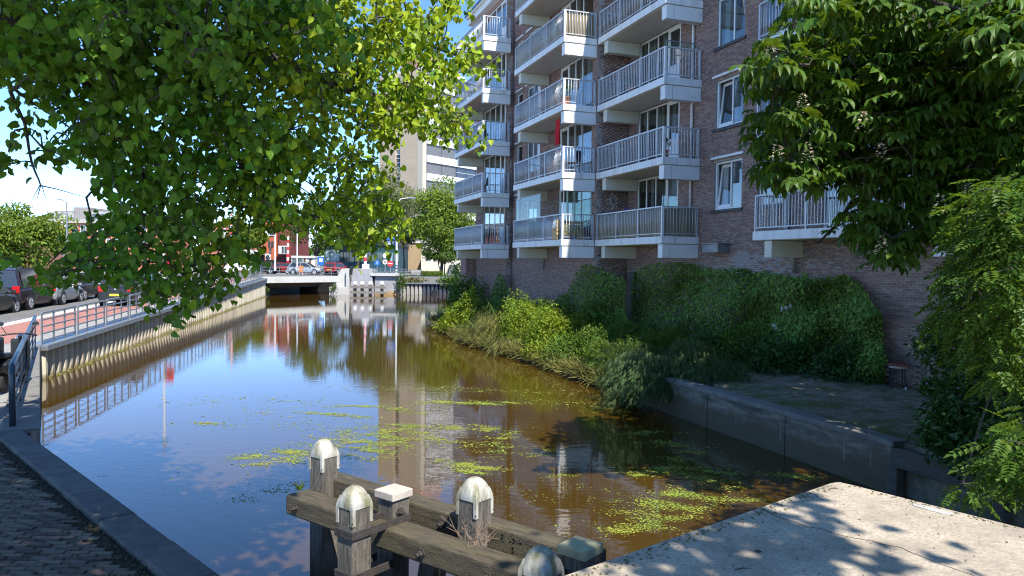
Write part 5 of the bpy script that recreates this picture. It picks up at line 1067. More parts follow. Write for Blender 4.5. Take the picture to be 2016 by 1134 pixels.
bolt((cC[0]+.1, cC[1]-.02, ZB+.07), (1, 0, 0)); bolt((cC[0]+.45, yr0, ZR-.1), (0, -1, 0))
for k in range(46):   # worm holes and knocks in the rear beam
    x = RNG.uniform(cD[0]+.25, cF[0]-.2); z = ZR-RNG.uniform(.03, .2); r = RNG.uniform(.004, .014)
    if k == 0: mbh = MB()
    mbh.cyl((x, yr0-.001, z), (x, yr0+.01, z), r, 6)
mbh.build('worm_hole', BLACK, fen, local=True, kind='stuff')
gw = wmat(fen)
def wpos(x, y, z): return np.array(gw @ Vector((x, y, z)))
# small weeds on the fender
p = wpos(cA[0]-.13, yf1-.08, ZB); n = 22; d = unit(RNG.normal(size=(n, 3))*[.7, .7, .5]+[0, 0, .9])
V, L_, S_ = cloud([(-.07, 0, 0), (.07, 0, 0), (.05, .5, .06), (0, 1, .0), (-.05, .5, .06)], [(0, 1, 2, 3, 4)], np.repeat(p[None], n, 0)+RNG.normal(size=(n, 3))*[.02, .02, 0], d, RNG.normal(size=(n, 3)), RNG.uniform(.05, .12, n))
tag(link('weed_tuft', raw_mesh('weed_tuft', V, L_, S_, leaf_mat('weed green', (.09, .14, .02), (.16, .22, .02)))), 'small green weed growing on the beam beside the left rear post', 'weed')
dry = thing('dry_weed', 'dry straw coloured weed stalks sprouting at the foot of the middle capped post', 'weed', wpos(cD[0]+.08, yf1-.02, ZB)); DRY = M('dry straw', (.32, .22, .15), .9, .2, 9)
mb = MB()
for k in range(22):
    a = RNG.uniform(0, 6.28); b = wpos(cD[0]+RNG.uniform(-.05, .22), yf1+RNG.uniform(-.04, .05), ZB-.02); e = b+np.array([math.cos(a)*.13, math.sin(a)*.08, RNG.uniform(.08, .24)]); m_ = (b+e)/2+RNG.normal(size=3)*.015
    mb.tube([b, m_, e], [.0022, .0018, .001], 4)
    for q in range(2): mb.tube([m_, m_+RNG.normal(size=3)*.05+[0, 0, .03]], .0012, 4)
mb.build('stalks', DRY, dry, kind='stuff')
mb = MB(); a = wpos(cA[0]+.1, cA[1]-.1, ZB+.27); b = wpos(cA[0]-.02, yf1-.03, ZB+.003); mb.tube([a, (a+b)/2-[0, 0, .05], b], .0018, 4); tag(mb.build('straw_stalk', DRY), 'single pale straw stalk leaning on the left rear post', 'straw')
# stool on the terrace
st = on_z(1766, 764, .83); sto = thing('round_stool', 'round red brown topped stool with dark legs beside the brick wall', 'stool', st); h = .57
RBR = M('red brown seat', (.2, .06, .045), .5, .15, 4)
mb = MB(); mb.lathe([(.21, h-.05), (.225, h-.03), (.225, h-.01), (.2, h), (.01, h+.004)], 22); mb.build('seat', RBR, sto, local=True, smooth=False)
mb = MB(); mb.lathe([(.19, h-.1), (.19, h-.052)], 20); mb.build('seat_rim', M('pale seat rim', (.4, .33, .25), .7, .1, 4), sto, local=True)
for a in np.arange(4)*math.pi/2+.5:
    mb = MB(); mb.tube([(.17*math.cos(a), .17*math.sin(a), h-.08), (.21*math.cos(a), .21*math.sin(a), .0)], .014, 7); mb.build('leg', BLACK, sto, local=True)
    mb = MB(); mb.cyl((.21*math.cos(a), .21*math.sin(a), 0), (.21*math.cos(a), .21*math.sin(a), .045), .02, 8); mb.build('foot', WHITE if abs(a-5.2) < .3 else BLACK, sto, local=True)
mb = MB(); pts_ = [(.2*math.cos(t), .2*math.sin(t), .1) for t in np.linspace(0, 2*math.pi, 20)]; mb.tube(pts_, .008, 5); mb.build('foot_ring', BLACK, sto, local=True)

# lamp posts with red banners on the roadside, partly behind the lime leaves
def banner(label, px, Y, ztop, zb0, zb1):
    x = gx(px, Y); t = thing('banner_post', label, 'lamp post', (x, Y, ground_z(Y))); mb = MB(); mb.cyl((x, Y, ground_z(Y)), (x, Y, ztop), .07, 8, .05); mb.build('pole', WHITE, t)
    mb = MB(); V = [(x+.08+.5*i/4, Y+.04*math.sin(i*1.8), z) for z in (zb0, (zb0+zb1)/2, zb1) for i in range(5)]; mb.mesh(V, [(j*5+i, j*5+i+1, j*5+6+i, j*5+5+i) for j in range(2) for i in range(4)]); mb.build('banner', M('red banner '+str(px), (.6, .02, .03), .8, .1, 3), t)
    mb = MB(); mb.lathe([(.05, 0), (.16, .05), (.12, .25), (.02, .3)], 10, (x, Y, ztop)); mb.build('lantern', GALV, t)
banner('tall white post with a red banner beside the road, mostly behind the lime leaves', 322, 45, 7.6, 2.9, 3.9)
pot('potted_plant', 'dark green shrub in a pot on the top balcony of the middle stack', W(29.5, -11.95, top(3)), .25, .4, TERRA, GR1, 120, .35)
pot('potted_plant', 'green plant pot at the corner of the second right balcony', W(22.3, -13.4, top(1)), .16, .3, TERRA, GR1, 80, .25)
pot('potted_plant', 'round leafed pot plant midway along the third right balcony', W(24.6, -13.35, top(2)), .18, .3, TERRA, GR1, 80, .28)
chair(25.4, -13.7, top(2), 1.2, BLACK, 'black chair deep in the third right balcony')
chair(29.0, -12.2, top(3), 2.6, WFAB, 'white chair on the fourth balcony of the middle stack')
# ------------------------------------------------------------------ plants
LIND = leaf_mat('lime leaf', (.085, .175, .016), (.18, .3, .01), .34, .5, .25, .4, .025)
YOUNG_LIT = leaf_mat('sunlit young lime leaf', (.25, .34, .014), (.33, .43, .01), .28, .5, .25, .35, .02)  # yellow-green new growth, brightened further so the colour carries sunlight
CHES = leaf_mat('chestnut leaf', (.06, .12, .014), (.15, .24, .01), .3, .45, .28, .35, .02)
ASHL = leaf_mat('ash leaf', (.07, .14, .02), (.16, .25, .015), .42, .5, .25, .35, .02)
DARKL = leaf_mat('dark shrub leaf', (.045, .105, .02), (.07, .16, .015), .3, .4, .45, .4, .02)
IVYM = leaf_mat('ivy leaf', (.13, .23, .04), (.12, .2, .015), .2, .5, .15, .5, .02)
NETT = leaf_mat('nettle leaf', (.1, .19, .022), (.12, .22, .02), .35, .5, .3, .4, .03)
YELG = leaf_mat('yellow green herb', (.21, .29, .026), (.3, .36, .02), .4, .5, .3, .35, .025)
DRYG = leaf_mat('dry sedge', (.17, .17, .045), (.2, .2, .03), .3, .6, .2, .4, .03)
GREYS = leaf_mat('grey green sprays', (.085, .135, .045), (.07, .1, .03), .25, .6, .2, .4, .02)
GRASS = leaf_mat('grass blade', (.1, .17, .025), (.18, .26, .02), .4, .5, .3, .35, .03)
BARK = M('grey brown bark', (.07, .055, .042), .95, .35, 8, .8, 40, stretch=(1, 1, .3)); TWIG = M('twig bark', (.055, .045, .035), .9, .3, 12)
FARL = [leaf_mat('far leaf a', (.15, .215, .022), (.17, .25, .02), .4, .5, .3, .35, .02), leaf_mat('far leaf b', (.09, .15, .025), (.12, .2, .02), .4, .5, .3, .35, .02), leaf_mat('far leaf c', (.17, .19, .085), (.2, .22, .07), .35, .6, .2, .35, .02), leaf_mat('far leaf d', (.045, .09, .022), (.08, .15, .02), .35, .5, .3, .35, .02)]
_r = [(0,0,0),(0,.45,-.03),(0,1,-.12)]; _s = [(.26,-.08,.05),(.46,.14,.07),(.43,.46,.05),(.2,.8,-.03)]
LINDEN = (_r+_s+[(-x, y, z) for x, y, z in _s], [(0,3,4,1),(1,4,5),(1,5,6,2),(0,1,8,7),(1,9,8),(1,2,10,9)])
def leaflet(o, d, L, w):
    """one folded leaflet from o along d (2D) with droop"""
    d = np.array(d)/np.linalg.norm(d); x = np.array([d[1], -d[0]]); P = []
    for sx, sy, z in ((0,0,0),(0,.6,.0),(0,1,-.22),(.35,.25,.03),(1,.66,.05),(.6,.9,-.06),(-.35,.25,.03),(-1,.66,.05),(-.6,.9,-.06)):
        q = np.array(o[:2])+d*L*sy+x*w*sx; P.append((q[0], q[1], o[2]+(z-.12*sy*sy)*L))
    return P, [(0,3,4,1),(1,4,5,2),(0,1,7,6),(1,2,8,7)]
def tmpl(ls):
    V = []; Fs = []
    for P, f in ls: Fs += [tuple(i+len(V) for i in q) for q in f]; V += P
    return V, Fs
PALM = tmpl([leaflet((0, .12, 0), (math.sin(a), math.cos(a)+.12), l, .17*l/.8) for a, l in ((-1.75, .5), (-1.05, .74), (-.35, .88), (.35, .9), (1.05, .74), (1.75, .5), )])
def pl(o, d, L, w):
    d = np.array(d)/np.linalg.norm(d); x = np.array([d[1], -d[0]]); P = []
    for sx, sy, z in ((0,0,0),(1,.5,.06),(0,1,-.2),(-1,.5,.06)): q = np.array(o[:2])+d*L*sy+x*w*sx; P.append((q[0], q[1], o[2]+z*L))
    return P, [(0,1,2),(0,2,3)]
PINN = tmpl([pl((0, y, -.25*y*y), (s*.9, .55), .3*(1-.25*y), .075) for y in (.16, .32, .48, .64, .8) for s in (-1, 1)]+[pl((0, .86, -.2), (0, 1), .3, .075)])
IVY5 = ([(0,0,0),(.42,.1,.03),(.3,.5,.02),(0,1,-.1),(-.3,.5,.02),(-.42,.1,.03)], [(0,1,2,3),(0,3,4,5)])
BLADE = ([(-.03,0,0),(.03,0,0),(.028,.45,.04),(-.028,.45,.04),(.016,.8,-.06),(-.016,.8,-.06),(0,1,-.18)], [(0,1,2,3),(3,2,4,5),(5,4,6)])
OVAL = ([(0,0,0),(.22,.35,.05),(.17,.72,.02),(0,1,-.1),(-.17,.72,.02),(-.22,.35,.05)], [(0,1,2,3),(0,3,4,5)])
def branches(root, limbs, tips, r_tip=.004, name='branches', mat=TWIG, parent=None, every=1):
    """grow thin twigs from hand-laid limbs to the sprays: every spray joins the nearest wood already nearer the trunk"""
    mb = MB(); nodes = []
    for pts, r0, r1 in limbs:
        pts = [np.array(p, float) for p in pts]; out = []
        for a, b in zip(pts[:-1], pts[1:]):
            for k in range(4): out.append(a+(b-a)*k/4)
        out.append(pts[-1]); out = [p+RNG.normal(size=3)*min(.02, r0*.12)*(0 < i < len(out)-1) for i, p in enumerate(out)]
        mb.tube(out, list(np.linspace(r0, r1, len(out))), 7); nodes += out
    nodes = np.array(nodes); tips = tips[np.argsort(np.min(np.linalg.norm(tips[:, None]-nodes[None, ::3], axis=2), axis=1))]
    allp = list(nodes)
    for i, t in enumerate(tips):
        A = np.array(allp); d = np.linalg.norm(A-t, axis=1); j = int(np.argmin(d)); 
        if d[j] < .02: continue
        m = (A[j]+t)/2+np.array([0, 0, .08*d[j]])+RNG.normal(size=3)*.06*d[j]; r = r_tip*(1+1.4*min(1.2, d[j]))
        if i % every == 0: mb.tube([A[j], m, t], [r*1.5, r*1.2, r*.8], 4, cap=False)
        allp.append(t); allp.append(m)
    return mb.build(name, mat, parent)
def mask_points(poly, n, depth, jit, holes=()):
    """random points of a crown whose outline and depth were read off the photo"""
    xs, ys = zip(*poly); out = []
    c = np.array([(a, b) for a, b, _ in depth]); dv = np.array([d for _, _, d in depth])
    while len(out) < n:
        x, y = RNG.uniform(min(xs), max(xs), 4000), RNG.uniform(min(ys), max(ys), 4000); k = in_poly(x, y, poly)
        for h in holes: k &= ~(in_poly(x, y, h) & (RNG.random(4000) < .97))
        for a, b in zip(x[k], y[k]):
            w = 1/((c[:, 0]-a)**2+(c[:, 1]-b)**2+900); d = (w*dv).sum()/w.sum()+RNG.uniform(*jit); out.append(at(a, b, d))
    return np.array(out[:n])
def split_leaves(tmpl_, P, D, N, S, mat, parent, name, nsolo=300, young=None, ymat=None):
    """the leaves that show largest are objects of their own, the others one mesh"""
    sc = proj(P); dist = np.linalg.norm(P-[0, 0, EYE], axis=1); vis = (sc[:, 0] > 0) & (sc[:, 0] < 2016) & (sc[:, 1] > 0) & (sc[:, 1] < 1134) & (dist > .3)
    idx = np.where(vis)[0]; idx = idx[np.argsort(dist[idx]/S[idx])][:nsolo]; solo = np.zeros(len(P), bool); solo[idx] = True
    off = np.array(parent.location); yg = young if young is not None else np.zeros(len(P), bool)
    for sel, mt in ((~solo & ~yg, mat), (~solo & yg, ymat)):
        if sel.any(): V, L_, S_ = cloud(*tmpl_, P[sel]-off, D[sel], N[sel], S[sel]); link('leaves' if mt is mat else 'sunlit_young_leaves', raw_mesh(name, V, L_, S_, mt), parent, kind='stuff')
    me = bpy.data.meshes.new(name); me.from_pydata([tuple(v) for v in tmpl_[0]], [], tmpl_[1]); me.materials.append(mat)
    Dn = unit(D); z = unit(N-(N*Dn).sum(1, keepdims=True)*Dn); x = np.cross(Dn, z)
    for i in idx:
        o = bpy.data.objects.new(name, me); COL.objects.link(o); o.parent = parent
        Rm = Matrix((x[i], Dn[i], z[i])).transposed(); o.matrix_local = Matrix.LocRotScale(Vector(P[i]-off), Rm.to_quaternion(), (S[i],)*3)
# --- the lime tree whose boughs hang in at the left
lime = thing('lime_tree', 'lime tree with heart shaped leaves hanging in over the water from the left', 'tree', (-6.6, 1.6, .98))
LPOLY = [(-40, -30), (925, -30), (905, 8), (870, 40), (850, 70), (905, 62), (940, 75), (935, 100), (972, 128), (958, 140), (900, 148), (895, 180), (915, 225), (925, 290), (880, 275), (820, 250), (770, 262), (728, 280), (700, 300), (745, 318), (770, 332), (740, 345), (700, 380), (800, 385), (820, 430), (770, 465), (722, 492), (650, 470), (610, 465), (560, 440), (520, 435), (508, 478), (480, 495), (440, 505), (455, 520), (440, 580), (395, 560), (400, 620), (365, 612), (345, 590), (300, 590), (270, 580), (285, 545), (240, 560), (200, 535), (150, 545), (90, 560), (70, 520), (120, 500), (150, 455), (205, 430), (190, 390), (200, 345), (215, 310), (170, 300), (140, 250), (90, 220), (60, 175), (-40, 150)]
LHOLE = [[(205, 225), (235, 222), (240, 245), (210, 245)], [(310, 225), (340, 235), (330, 262), (312, 250)], [(725, 110), (770, 110), (790, 145), (755, 148)], [(180, 370), (225, 370), (225, 430), (160, 450)], [(640, 245), (700, 250), (720, 280), (650, 275)], [(590, 350), (640, 330), (650, 360), (600, 380)], [(585, 105), (610, 105), (610, 118), (590, 120)], [(540, 215), (575, 215), (570, 235), (545, 235)], [(620, 240), (640, 255), (640, 275), (620, 265)], [(0, 150), (60, 160), (55, 260), (0, 280)]]
LD = [(0, 80, 5), (200, 60, 4.6), (400, 90, 4.6), (600, 60, 5.6), (800, 100, 7.4), (950, 130, 9), (890, 250, 8.6), (700, 220, 7.5), (500, 250, 5.6), (300, 250, 5.5), (100, 220, 5.6), (300, 450, 6.4), (250, 560, 6.8), (380, 600, 6.8), (100, 530, 7), (500, 400, 6.6), (650, 400, 7.5), (750, 440, 8)]
tips = mask_points(LPOLY, 1250, LD, (-.5, 1.5), LHOLE)
extra = mask_points([(0, 255), (60, 250), (130, 280), (130, 320), (80, 330), (20, 330), (0, 340)], 16, [(50, 300, 5.8)], (-.3, .5))
ex2 = mask_points([(-10, 500), (30, 500), (35, 540), (-10, 540)], 4, [(0, 520, 5.5)], (-.2, .3))
# crown out of the picture, above and behind us, plus leaf clusters added to cast shade
d = unit(RNG.normal(size=(900, 3))); up = np.array([-4.0, 2.0, 9.2])+d*RNG.uniform(.45, 1, (900, 1))*[4.4, 5.2, 3.4]; up[:70] = np.array([3.8, .2, 8.4])+d[:70]*RNG.uniform(.2, 1, (70, 1))*[1.2, 1.5, .9]; q = proj(up); infr = (q[:, 0] > -60) & (q[:, 0] < 2080) & (q[:, 1] > -40) & (q[:, 1] < 1200)  # the detached second cluster is unseen, added to shade the slab
up = up[~infr & (up[:, 2] > 5.9)]
nd = 1700; cc, ww_ = RNG.uniform(-4.2, 1.25, nd), RNG.uniform(-9.5, 1.2, nd); cc = np.where((ww_ > -4.8) & (ww_ < -2.8), cc*1.05+.75, cc-.1); dense = np.c_[.866*cc+.5*ww_, .5*cc-.866*ww_, RNG.uniform(7.0, 9.6, nd)]  # added unseen sprays, shaped along the sun direction to shade water and paving
q = proj(dense); dense = dense[~((q[:, 0] > -40) & (q[:, 0] < 2056) & (q[:, 1] > -60) & (q[:, 1] < 1200))]; up = np.concatenate([up, dense])
tipv = np.concatenate([tips, extra, ex2])
lim = [([(-4.6, 3.6, 6.3), at(-90, 200, 5.5), at(-60, 420, 5.5), at(-12, 505, 5.5)], .02, .006), ([(-6.6, 1.6, .9), (-6.5, 1.7, 3), (-6.1, 2.1, 5.2), (-5, 2.8, 7.5), (-3.8, 3, 9.5), (-2.8, 2.6, 11.5)], .34, .08), ([(-6.1, 2.1, 5.2), (-4.6, 3.6, 6.3), at(330, 40, 5.6), at(560, 130, 6.6), at(720, 190, 7.8), at(860, 200, 8.8)], .13, .02), ([at(330, 40, 5.6), at(420, 200, 6.2), at(480, 330, 6.9), at(520, 400, 7.2), at(640, 430, 7.9)], .055, .012), ([(-4.6, 3.6, 6.3), at(150, 130, 5.8), at(260, 300, 6.6), at(320, 450, 7.1), at(350, 560, 7.3)], .06, .012), ([at(560, 60, 6.6), at(760, 60, 7.8), at(900, 110, 9)], .04, .012), ([(-4.6, 3.6, 6.3), at(330, -60, 5.4), at(560, 60, 6.6)], .08, .04), ([(-5, 2.8, 7.5), (-3, 0, 9), (-1, -2, 9.5)], .12, .03), ([(-3.8, 3, 9.5), (-1, 4, 10.2), (1, 3, 10)], .09, .03), ([at(90, 130, 5.6), at(20, 180, 5.9), at(48, 240, 6), at(62, 320, 6), at(80, 365, 6)], .02, .006), ([at(15, 165, 5.9), at(60, 200, 6), at(100, 225, 6.1), at(150, 260, 6.2)], .014, .006), ([at(80, 365, 6), at(110, 372, 6.05), at(170, 389, 6.1)], .006, .002), ([at(80, 365, 6), at(72, 395, 6)], .005, .002), ([at(82, 365, 6), at(92, 398, 6)], .004, .0015), ([at(78, 365, 6), at(62, 396, 6)], .004, .0015)]
branches(None, lim, tipv, .0045, parent=lime)
def sprays(tips, nl, spread, size, droop=.7):
    n = len(tips)*nl; base = np.repeat(tips, nl, 0); dirv = np.repeat(unit(RNG.normal(size=(len(tips), 3))*[1, 1, .25]-[0, 0, .35]), nl, 0)
    P = base+dirv*RNG.uniform(-.5, 1, (n, 1))*spread+RNG.normal(size=(n, 3))*spread*.28
    D = RNG.normal(size=(n, 3))*[.6, .6, .35]-[0, 0, droop]; N = RNG.normal(size=(n, 3))*[.5, .5, .4]+np.array([.28, -.5, .75])*.95
    return P, D, N, RNG.uniform(.5, 1.3, n)*size
P1, D1, N1, S1 = sprays(tips, 15, .22, .07); P3, D3, N3, S3 = sprays(np.concatenate([extra, ex2]), 5, .12, .075); P2, D2, N2, S2 = sprays(up, 10, .42, .19)
q = proj(P2); ok = ~((q[:, 0] > -20) & (q[:, 0] < 2036) & (q[:, 1] > -20) & (q[:, 1] < 1150)); P2, D2, N2, S2 = P2[ok], D2[ok], N2[ok], S2[ok]
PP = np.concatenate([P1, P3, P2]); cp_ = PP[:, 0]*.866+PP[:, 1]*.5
split_leaves(LINDEN, PP, np.concatenate([D1, D3, D2]), np.concatenate([N1, N3, N2]), np.concatenate([S1, S3, S2]), LIND, lime, 'leaf', young=(RNG.random(len(PP)) < np.clip((cp_-.6)*.5, 0, .85)) & (np.arange(len(PP)) < len(P1)), ymat=YOUNG_LIT)  # share of brighter leaves grows toward the sunlit side of the crown
# --- horse chestnut at the right
ches = thing('horse_chestnut_tree', 'horse chestnut with palmate leaves and pale flower spikes hanging in at upper right', 'tree', (10.6, 11.2, .83))
CPOLY = [(1545, -30), (2060, -30), (2060, 330), (1960, 400), (1900, 470), (1850, 440), (1790, 470), (1775, 515), (1748, 525), (1722, 510), (1735, 470), (1660, 455), (1625, 470), (1650, 430), (1690, 410), (1760, 360), (1700, 370), (1640, 340), (1560, 350), (1500, 340), (1520, 310), (1580, 285), (1510, 290), (1490, 250), (1510, 200), (1495, 120), (1495, 95), (1540, 60), (1600, 40)]
CHOLE = [[(1500, 180), (1530, 170), (1530, 200), (1500, 210)], [(1600, 250), (1665, 195), (1670, 215), (1610, 270)], [(1700, 150), (1740, 150), (1740, 175), (1700, 180)], [(1720, 340), (1800, 310), (1810, 330), (1740, 370)]]
CDP = [(1500, 120, 9.3), (1600, 60, 9.3), (1750, 100, 10.2), (1900, 200, 9.8), (2000, 100, 7.8), (1520, 330, 9.9), (1700, 330, 10.5), (1620, 480, 10.8), (1760, 530, 9.9), (1850, 430, 10.5)]
ct = mask_points(CPOLY, 820, CDP, (-.6, 2.6), CHOLE)
d = unit(RNG.normal(size=(800, 3))); upc = np.array([11.0, 11.6, 8.6])+d*RNG.uniform(.35, 1, (800, 1))*[4.8, 4.8, 4.6]; q = proj(upc); upc = upc[~((q[:, 0] > -80) & (q[:, 0] < 2070) & (q[:, 1] > -60) & (q[:, 1] < 1200)) & (upc[:, 2] > 4.5)]
liml = [([(10.6, 11.2, .8), (10.5, 11.2, 3), (10.3, 11.3, 5.5), (10.2, 11.3, 8), (10.3, 11, 10.5)], .32, .07), ([(10.4, 11.2, 4.6), (8.6, 11.1, 7), at(1850, 130, 10.8), at(1650, 120, 10.5), at(1520, 150, 10)], .12, .02), ([(10.4, 11.2, 4), (8.6, 11.2, 5.4), at(1850, 330, 11.2), at(1680, 400, 11.4), at(1610, 480, 11.2)], .1, .015), ([(8.6, 11.2, 5.4), at(1880, 400, 11), at(1790, 460, 10.6), at(1760, 520, 10.2)], .05, .012), ([(10.3, 11.3, 5.5), at(2000, 60, 9), at(1780, -20, 9.6)], .08, .03), ([at(1850, 330, 11.2), at(1650, 300, 10.6), at(1530, 325, 10.2)], .05, .012)]
branches(None, liml, np.concatenate([ct, upc]), .008, parent=ches)
def rosette(tips, nl, spread, size):
    n = len(tips)*nl; a = np.tile(np.arange(nl)*2*math.pi/nl, len(tips))+np.repeat(RNG.uniform(0, 6, len(tips)), nl)
    D = np.c_[np.cos(a), np.sin(a), RNG.normal(size=n)*.3-.35]; P = np.repeat(tips, nl, 0)+D*spread*RNG.uniform(.3, 1.1, (n, 1)); N = RNG.normal(size=(n, 3))*.3+[0, 0, 1.0]+np.c_[np.cos(a), np.sin(a), 0*a]*.35
    return P, D, N, RNG.uniform(.7, 1.15, n)*size
A1 = rosette(ct, 5, .2, .245); A2 = rosette(upc, 4, .35, .46)
split_leaves(PALM, *[np.concatenate([a, b]) for a, b in zip(A1, A2)], CHES, ches, 'leaf')
FLM = M('cream blossom', (.6, .5, .34), .8, .15, 9, island=.3)
fpx = [(1517, 108), (1520, 140), (1722, 8), (1530, 300), (1590, 305), (1735, 305), (1955, 155), (1985, 165), (1735, 487), (1995, 98), (1850, 405), (1905, 385), (1700, 245), (1580, 208)]
for x, y in fpx:
    b = at(x, y+14, 9.2); n = 46; h = RNG.uniform(0, 1, n); a = RNG.uniform(0, 6.28, n); r = .065*(1.05-h)
    P = b+np.c_[r*np.cos(a), r*np.sin(a), h*.24]; V, L_, S_ = cloud(*OVAL, P-np.array(ches.location), np.c_[np.cos(a), np.sin(a), h*0+.3], RNG.normal(size=(n, 3))+[0, 0, 1], RNG.uniform(.026, .046, n)); link('flower_spike', raw_mesh('flower_spike', V, L_, S_, FLM), ches, kind='stuff')
# --- ash with feathery leaves, and a dark shrub under it
ash = thing('ash_tree', 'feathery leaved ash sapling catching the sun at the right edge', 'tree', (7.6, 8.0, .83))
APOLY = [(2050, 330), (1990, 330), (1950, 370), (1905, 380), (1880, 440), (1900, 480), (1870, 520), (1885, 560), (1865, 600), (1875, 640), (1910, 650), (1905, 690), (1950, 720), (1960, 760), (1990, 740), (2050, 760)]
A2POLY = [(2050, 800), (2000, 830), (1970, 880), (1955, 900), (1990, 935), (2050, 960)]
A3POLY = [(2060, -30), (2000, 40), (1990, 110), (1930, 170), (1945, 215), (1990, 240), (2060, 250)]
at1 = np.concatenate([mask_points(APOLY, 250, [(1900, 450, 6.8), (2000, 500, 6.2), (1950, 700, 7.2)], (-.3, 1.3)), mask_points(A2POLY, 30, [(2000, 880, 5.6)], (-.2, .5)), mask_points([(1895, 950), (1960, 945), (1960, 970), (1890, 985)], 5, [(1930, 960, 7.6)], (0, .3))])
d = unit(RNG.normal(size=(420, 3))); au = np.array([7.3, 8.0, 4.2])+d*RNG.uniform(.3, 1, (420, 1))*[1.9, 2.2, 2.4]; q = proj(au); au = au[(q[:, 0] > 2060)]
branches(None, [([(7.6, 8, .8), (7.3, 7.9, 2.5), (6.8, 7.6, 4.2), (6.2, 7.3, 5.6)], .09, .02), ([(7.3, 7.9, 2.5), at(2000, 640, 7.4), at(1930, 600, 7.3)], .03, .008), ([(6.8, 7.6, 4.2), at(1990, 430, 7.2), at(1920, 430, 7.2)], .03, .008)], np.concatenate([at1, au]), .004, parent=ash)
A1 = rosette(at1, 6, .14, .25); A2 = rosette(au, 5, .25, .3)
split_leaves(PINN, *[np.concatenate([a, b]) for a, b in zip(A1, A2)], ASHL, ash, 'leaf')
shr = thing('dark_shrub', 'dense dark leaved shrub spilling over the terrace wall at the right edge', 'shrub', (7.9, 10.2, .83))
SPOLY = [(2060, 600), (1900, 640), (1850, 640), (1808, 660), (1820, 690), (1850, 720), (1830, 760), (1870, 770), (1830, 800), (1840, 840), (1825, 860), (1850, 890), (1900, 915), (1960, 935), (2060, 940)]
st1 = mask_points(SPOLY, 820, [(1830, 700, 12.0), (1850, 860, 10), (2000, 700, 9.5), (2000, 900, 8.2)], (-.3, 1.6)); st1 = st1[st1[:, 2] > .3]
branches(None, [([(7.9, 10.2, .8), (7.6, 10, 1.6), (7, 9.8, 2.2)], .05, .015), ([(7.9, 10.2, .8), (8.4, 10.6, 2)], .05, .015)], st1, .005, parent=shr)
P, D, N, S = sprays(st1, 15, .24, .125, .25); V, L_, S_ = cloud(*OVAL, P-np.array(shr.location), D, N, S); link('leaves', raw_mesh('leaves', V, L_, S_, DARKL), shr, kind='stuff')
# --- ivy on the brick wall
def wall_ivy(label, poly, v, n, thick, size=.085):
    """leaves in front of the plane v of the building, outline read off the photo"""
    nv = np.array([-math.cos(TH), -math.sin(TH), 0]); xs, ys = zip(*poly); out = []
    while len(out) < n:
        x, y = RNG.uniform(min(xs), max(xs), 3000), RNG.uniform(min(ys), max(ys), 3000); k = in_poly(x, y, poly)
        for a, b in zip(x[k], y[k]):
            dd = ray(a, b); th = thick*abs(math.sin(a*.045)+math.sin(b*.06+a*.02)+1.6)/3.6*RNG.beta(3, 1.2)+.03; t = ((v+th)-0)/(dd @ nv); p = np.array([0, 0, EYE])+dd*t
            if p[2] > .75: out.append(p)
    P = np.array(out[:n]); D = RNG.normal(size=(n, 3))*.45+nv*.35-[0, 0, .65]; N = nv*1.0+RNG.normal(size=(n, 3))*.4+[0, 0, .45]
    c = P.mean(0); t = thing('ivy_hedge', label, 'ivy', (c[0], c[1], .83)); V, L_, S_ = cloud(*IVY5, P-np.array(t.location), D, N, RNG.uniform(.6, 1.25, n)*size); link('leaves', raw_mesh('leaves', V, L_, S_, IVYM), t, kind='stuff')
    mb = MB()
    for k in range(60):
        a = P[RNG.integers(n)]; b = a*[1, 1, 0]+nv*(-.12)+[0, 0, max(.83, a[2]-RNG.uniform(.6, 1.6))]; mb.tube([a-nv*.05, (a+b)/2-nv*.03, b], .008, 4, cap=False)
    mb.build('stems', TWIG, t, kind='stuff'); return t
wall_ivy('long thick dark green ivy hedge against the brick wall behind the mossy terrace', [(1243, 565), (1250, 535), (1275, 520), (1300, 517), (1345, 515), (1378, 520), (1385, 528), (1420, 528), (1470, 527), (1480, 535), (1510, 532), (1540, 540), (1580, 545), (1585, 532), (1600, 548), (1640, 545), (1660, 538), (1690, 555), (1715, 590), (1738, 625), (1738, 670), (1745, 720), (1740, 755), (1690, 755), (1600, 745), (1480, 735), (1400, 700), (1250, 700), (1240, 620)], VA, 24000, .95)
wall_ivy('rounded ivy mass climbing the brick pier left of the dark doorway', [(1122, 565), (1135, 535), (1150, 520), (1165, 522), (1190, 530), (1215, 540), (1232, 550), (1233, 615), (1238, 660), (1120, 650), (1100, 600)], VB-.2, 5500, .7)
wall_ivy('narrow pointed ivy on the wall below the middle balcony', [(958, 600), (972, 560), (984, 533), (992, 545), (1001, 570), (1003, 600), (1010, 625), (950, 625)], VC, 1800, .5, .1)
wall_ivy('low ivy at the wall foot between the pointed ivy and the rounded mass', [(1005, 600), (1030, 585), (1045, 600), (1062, 605), (1075, 582), (1085, 600), (1100, 580), (1120, 575), (1125, 640), (1000, 640)], VB, 1500, .5, .1)
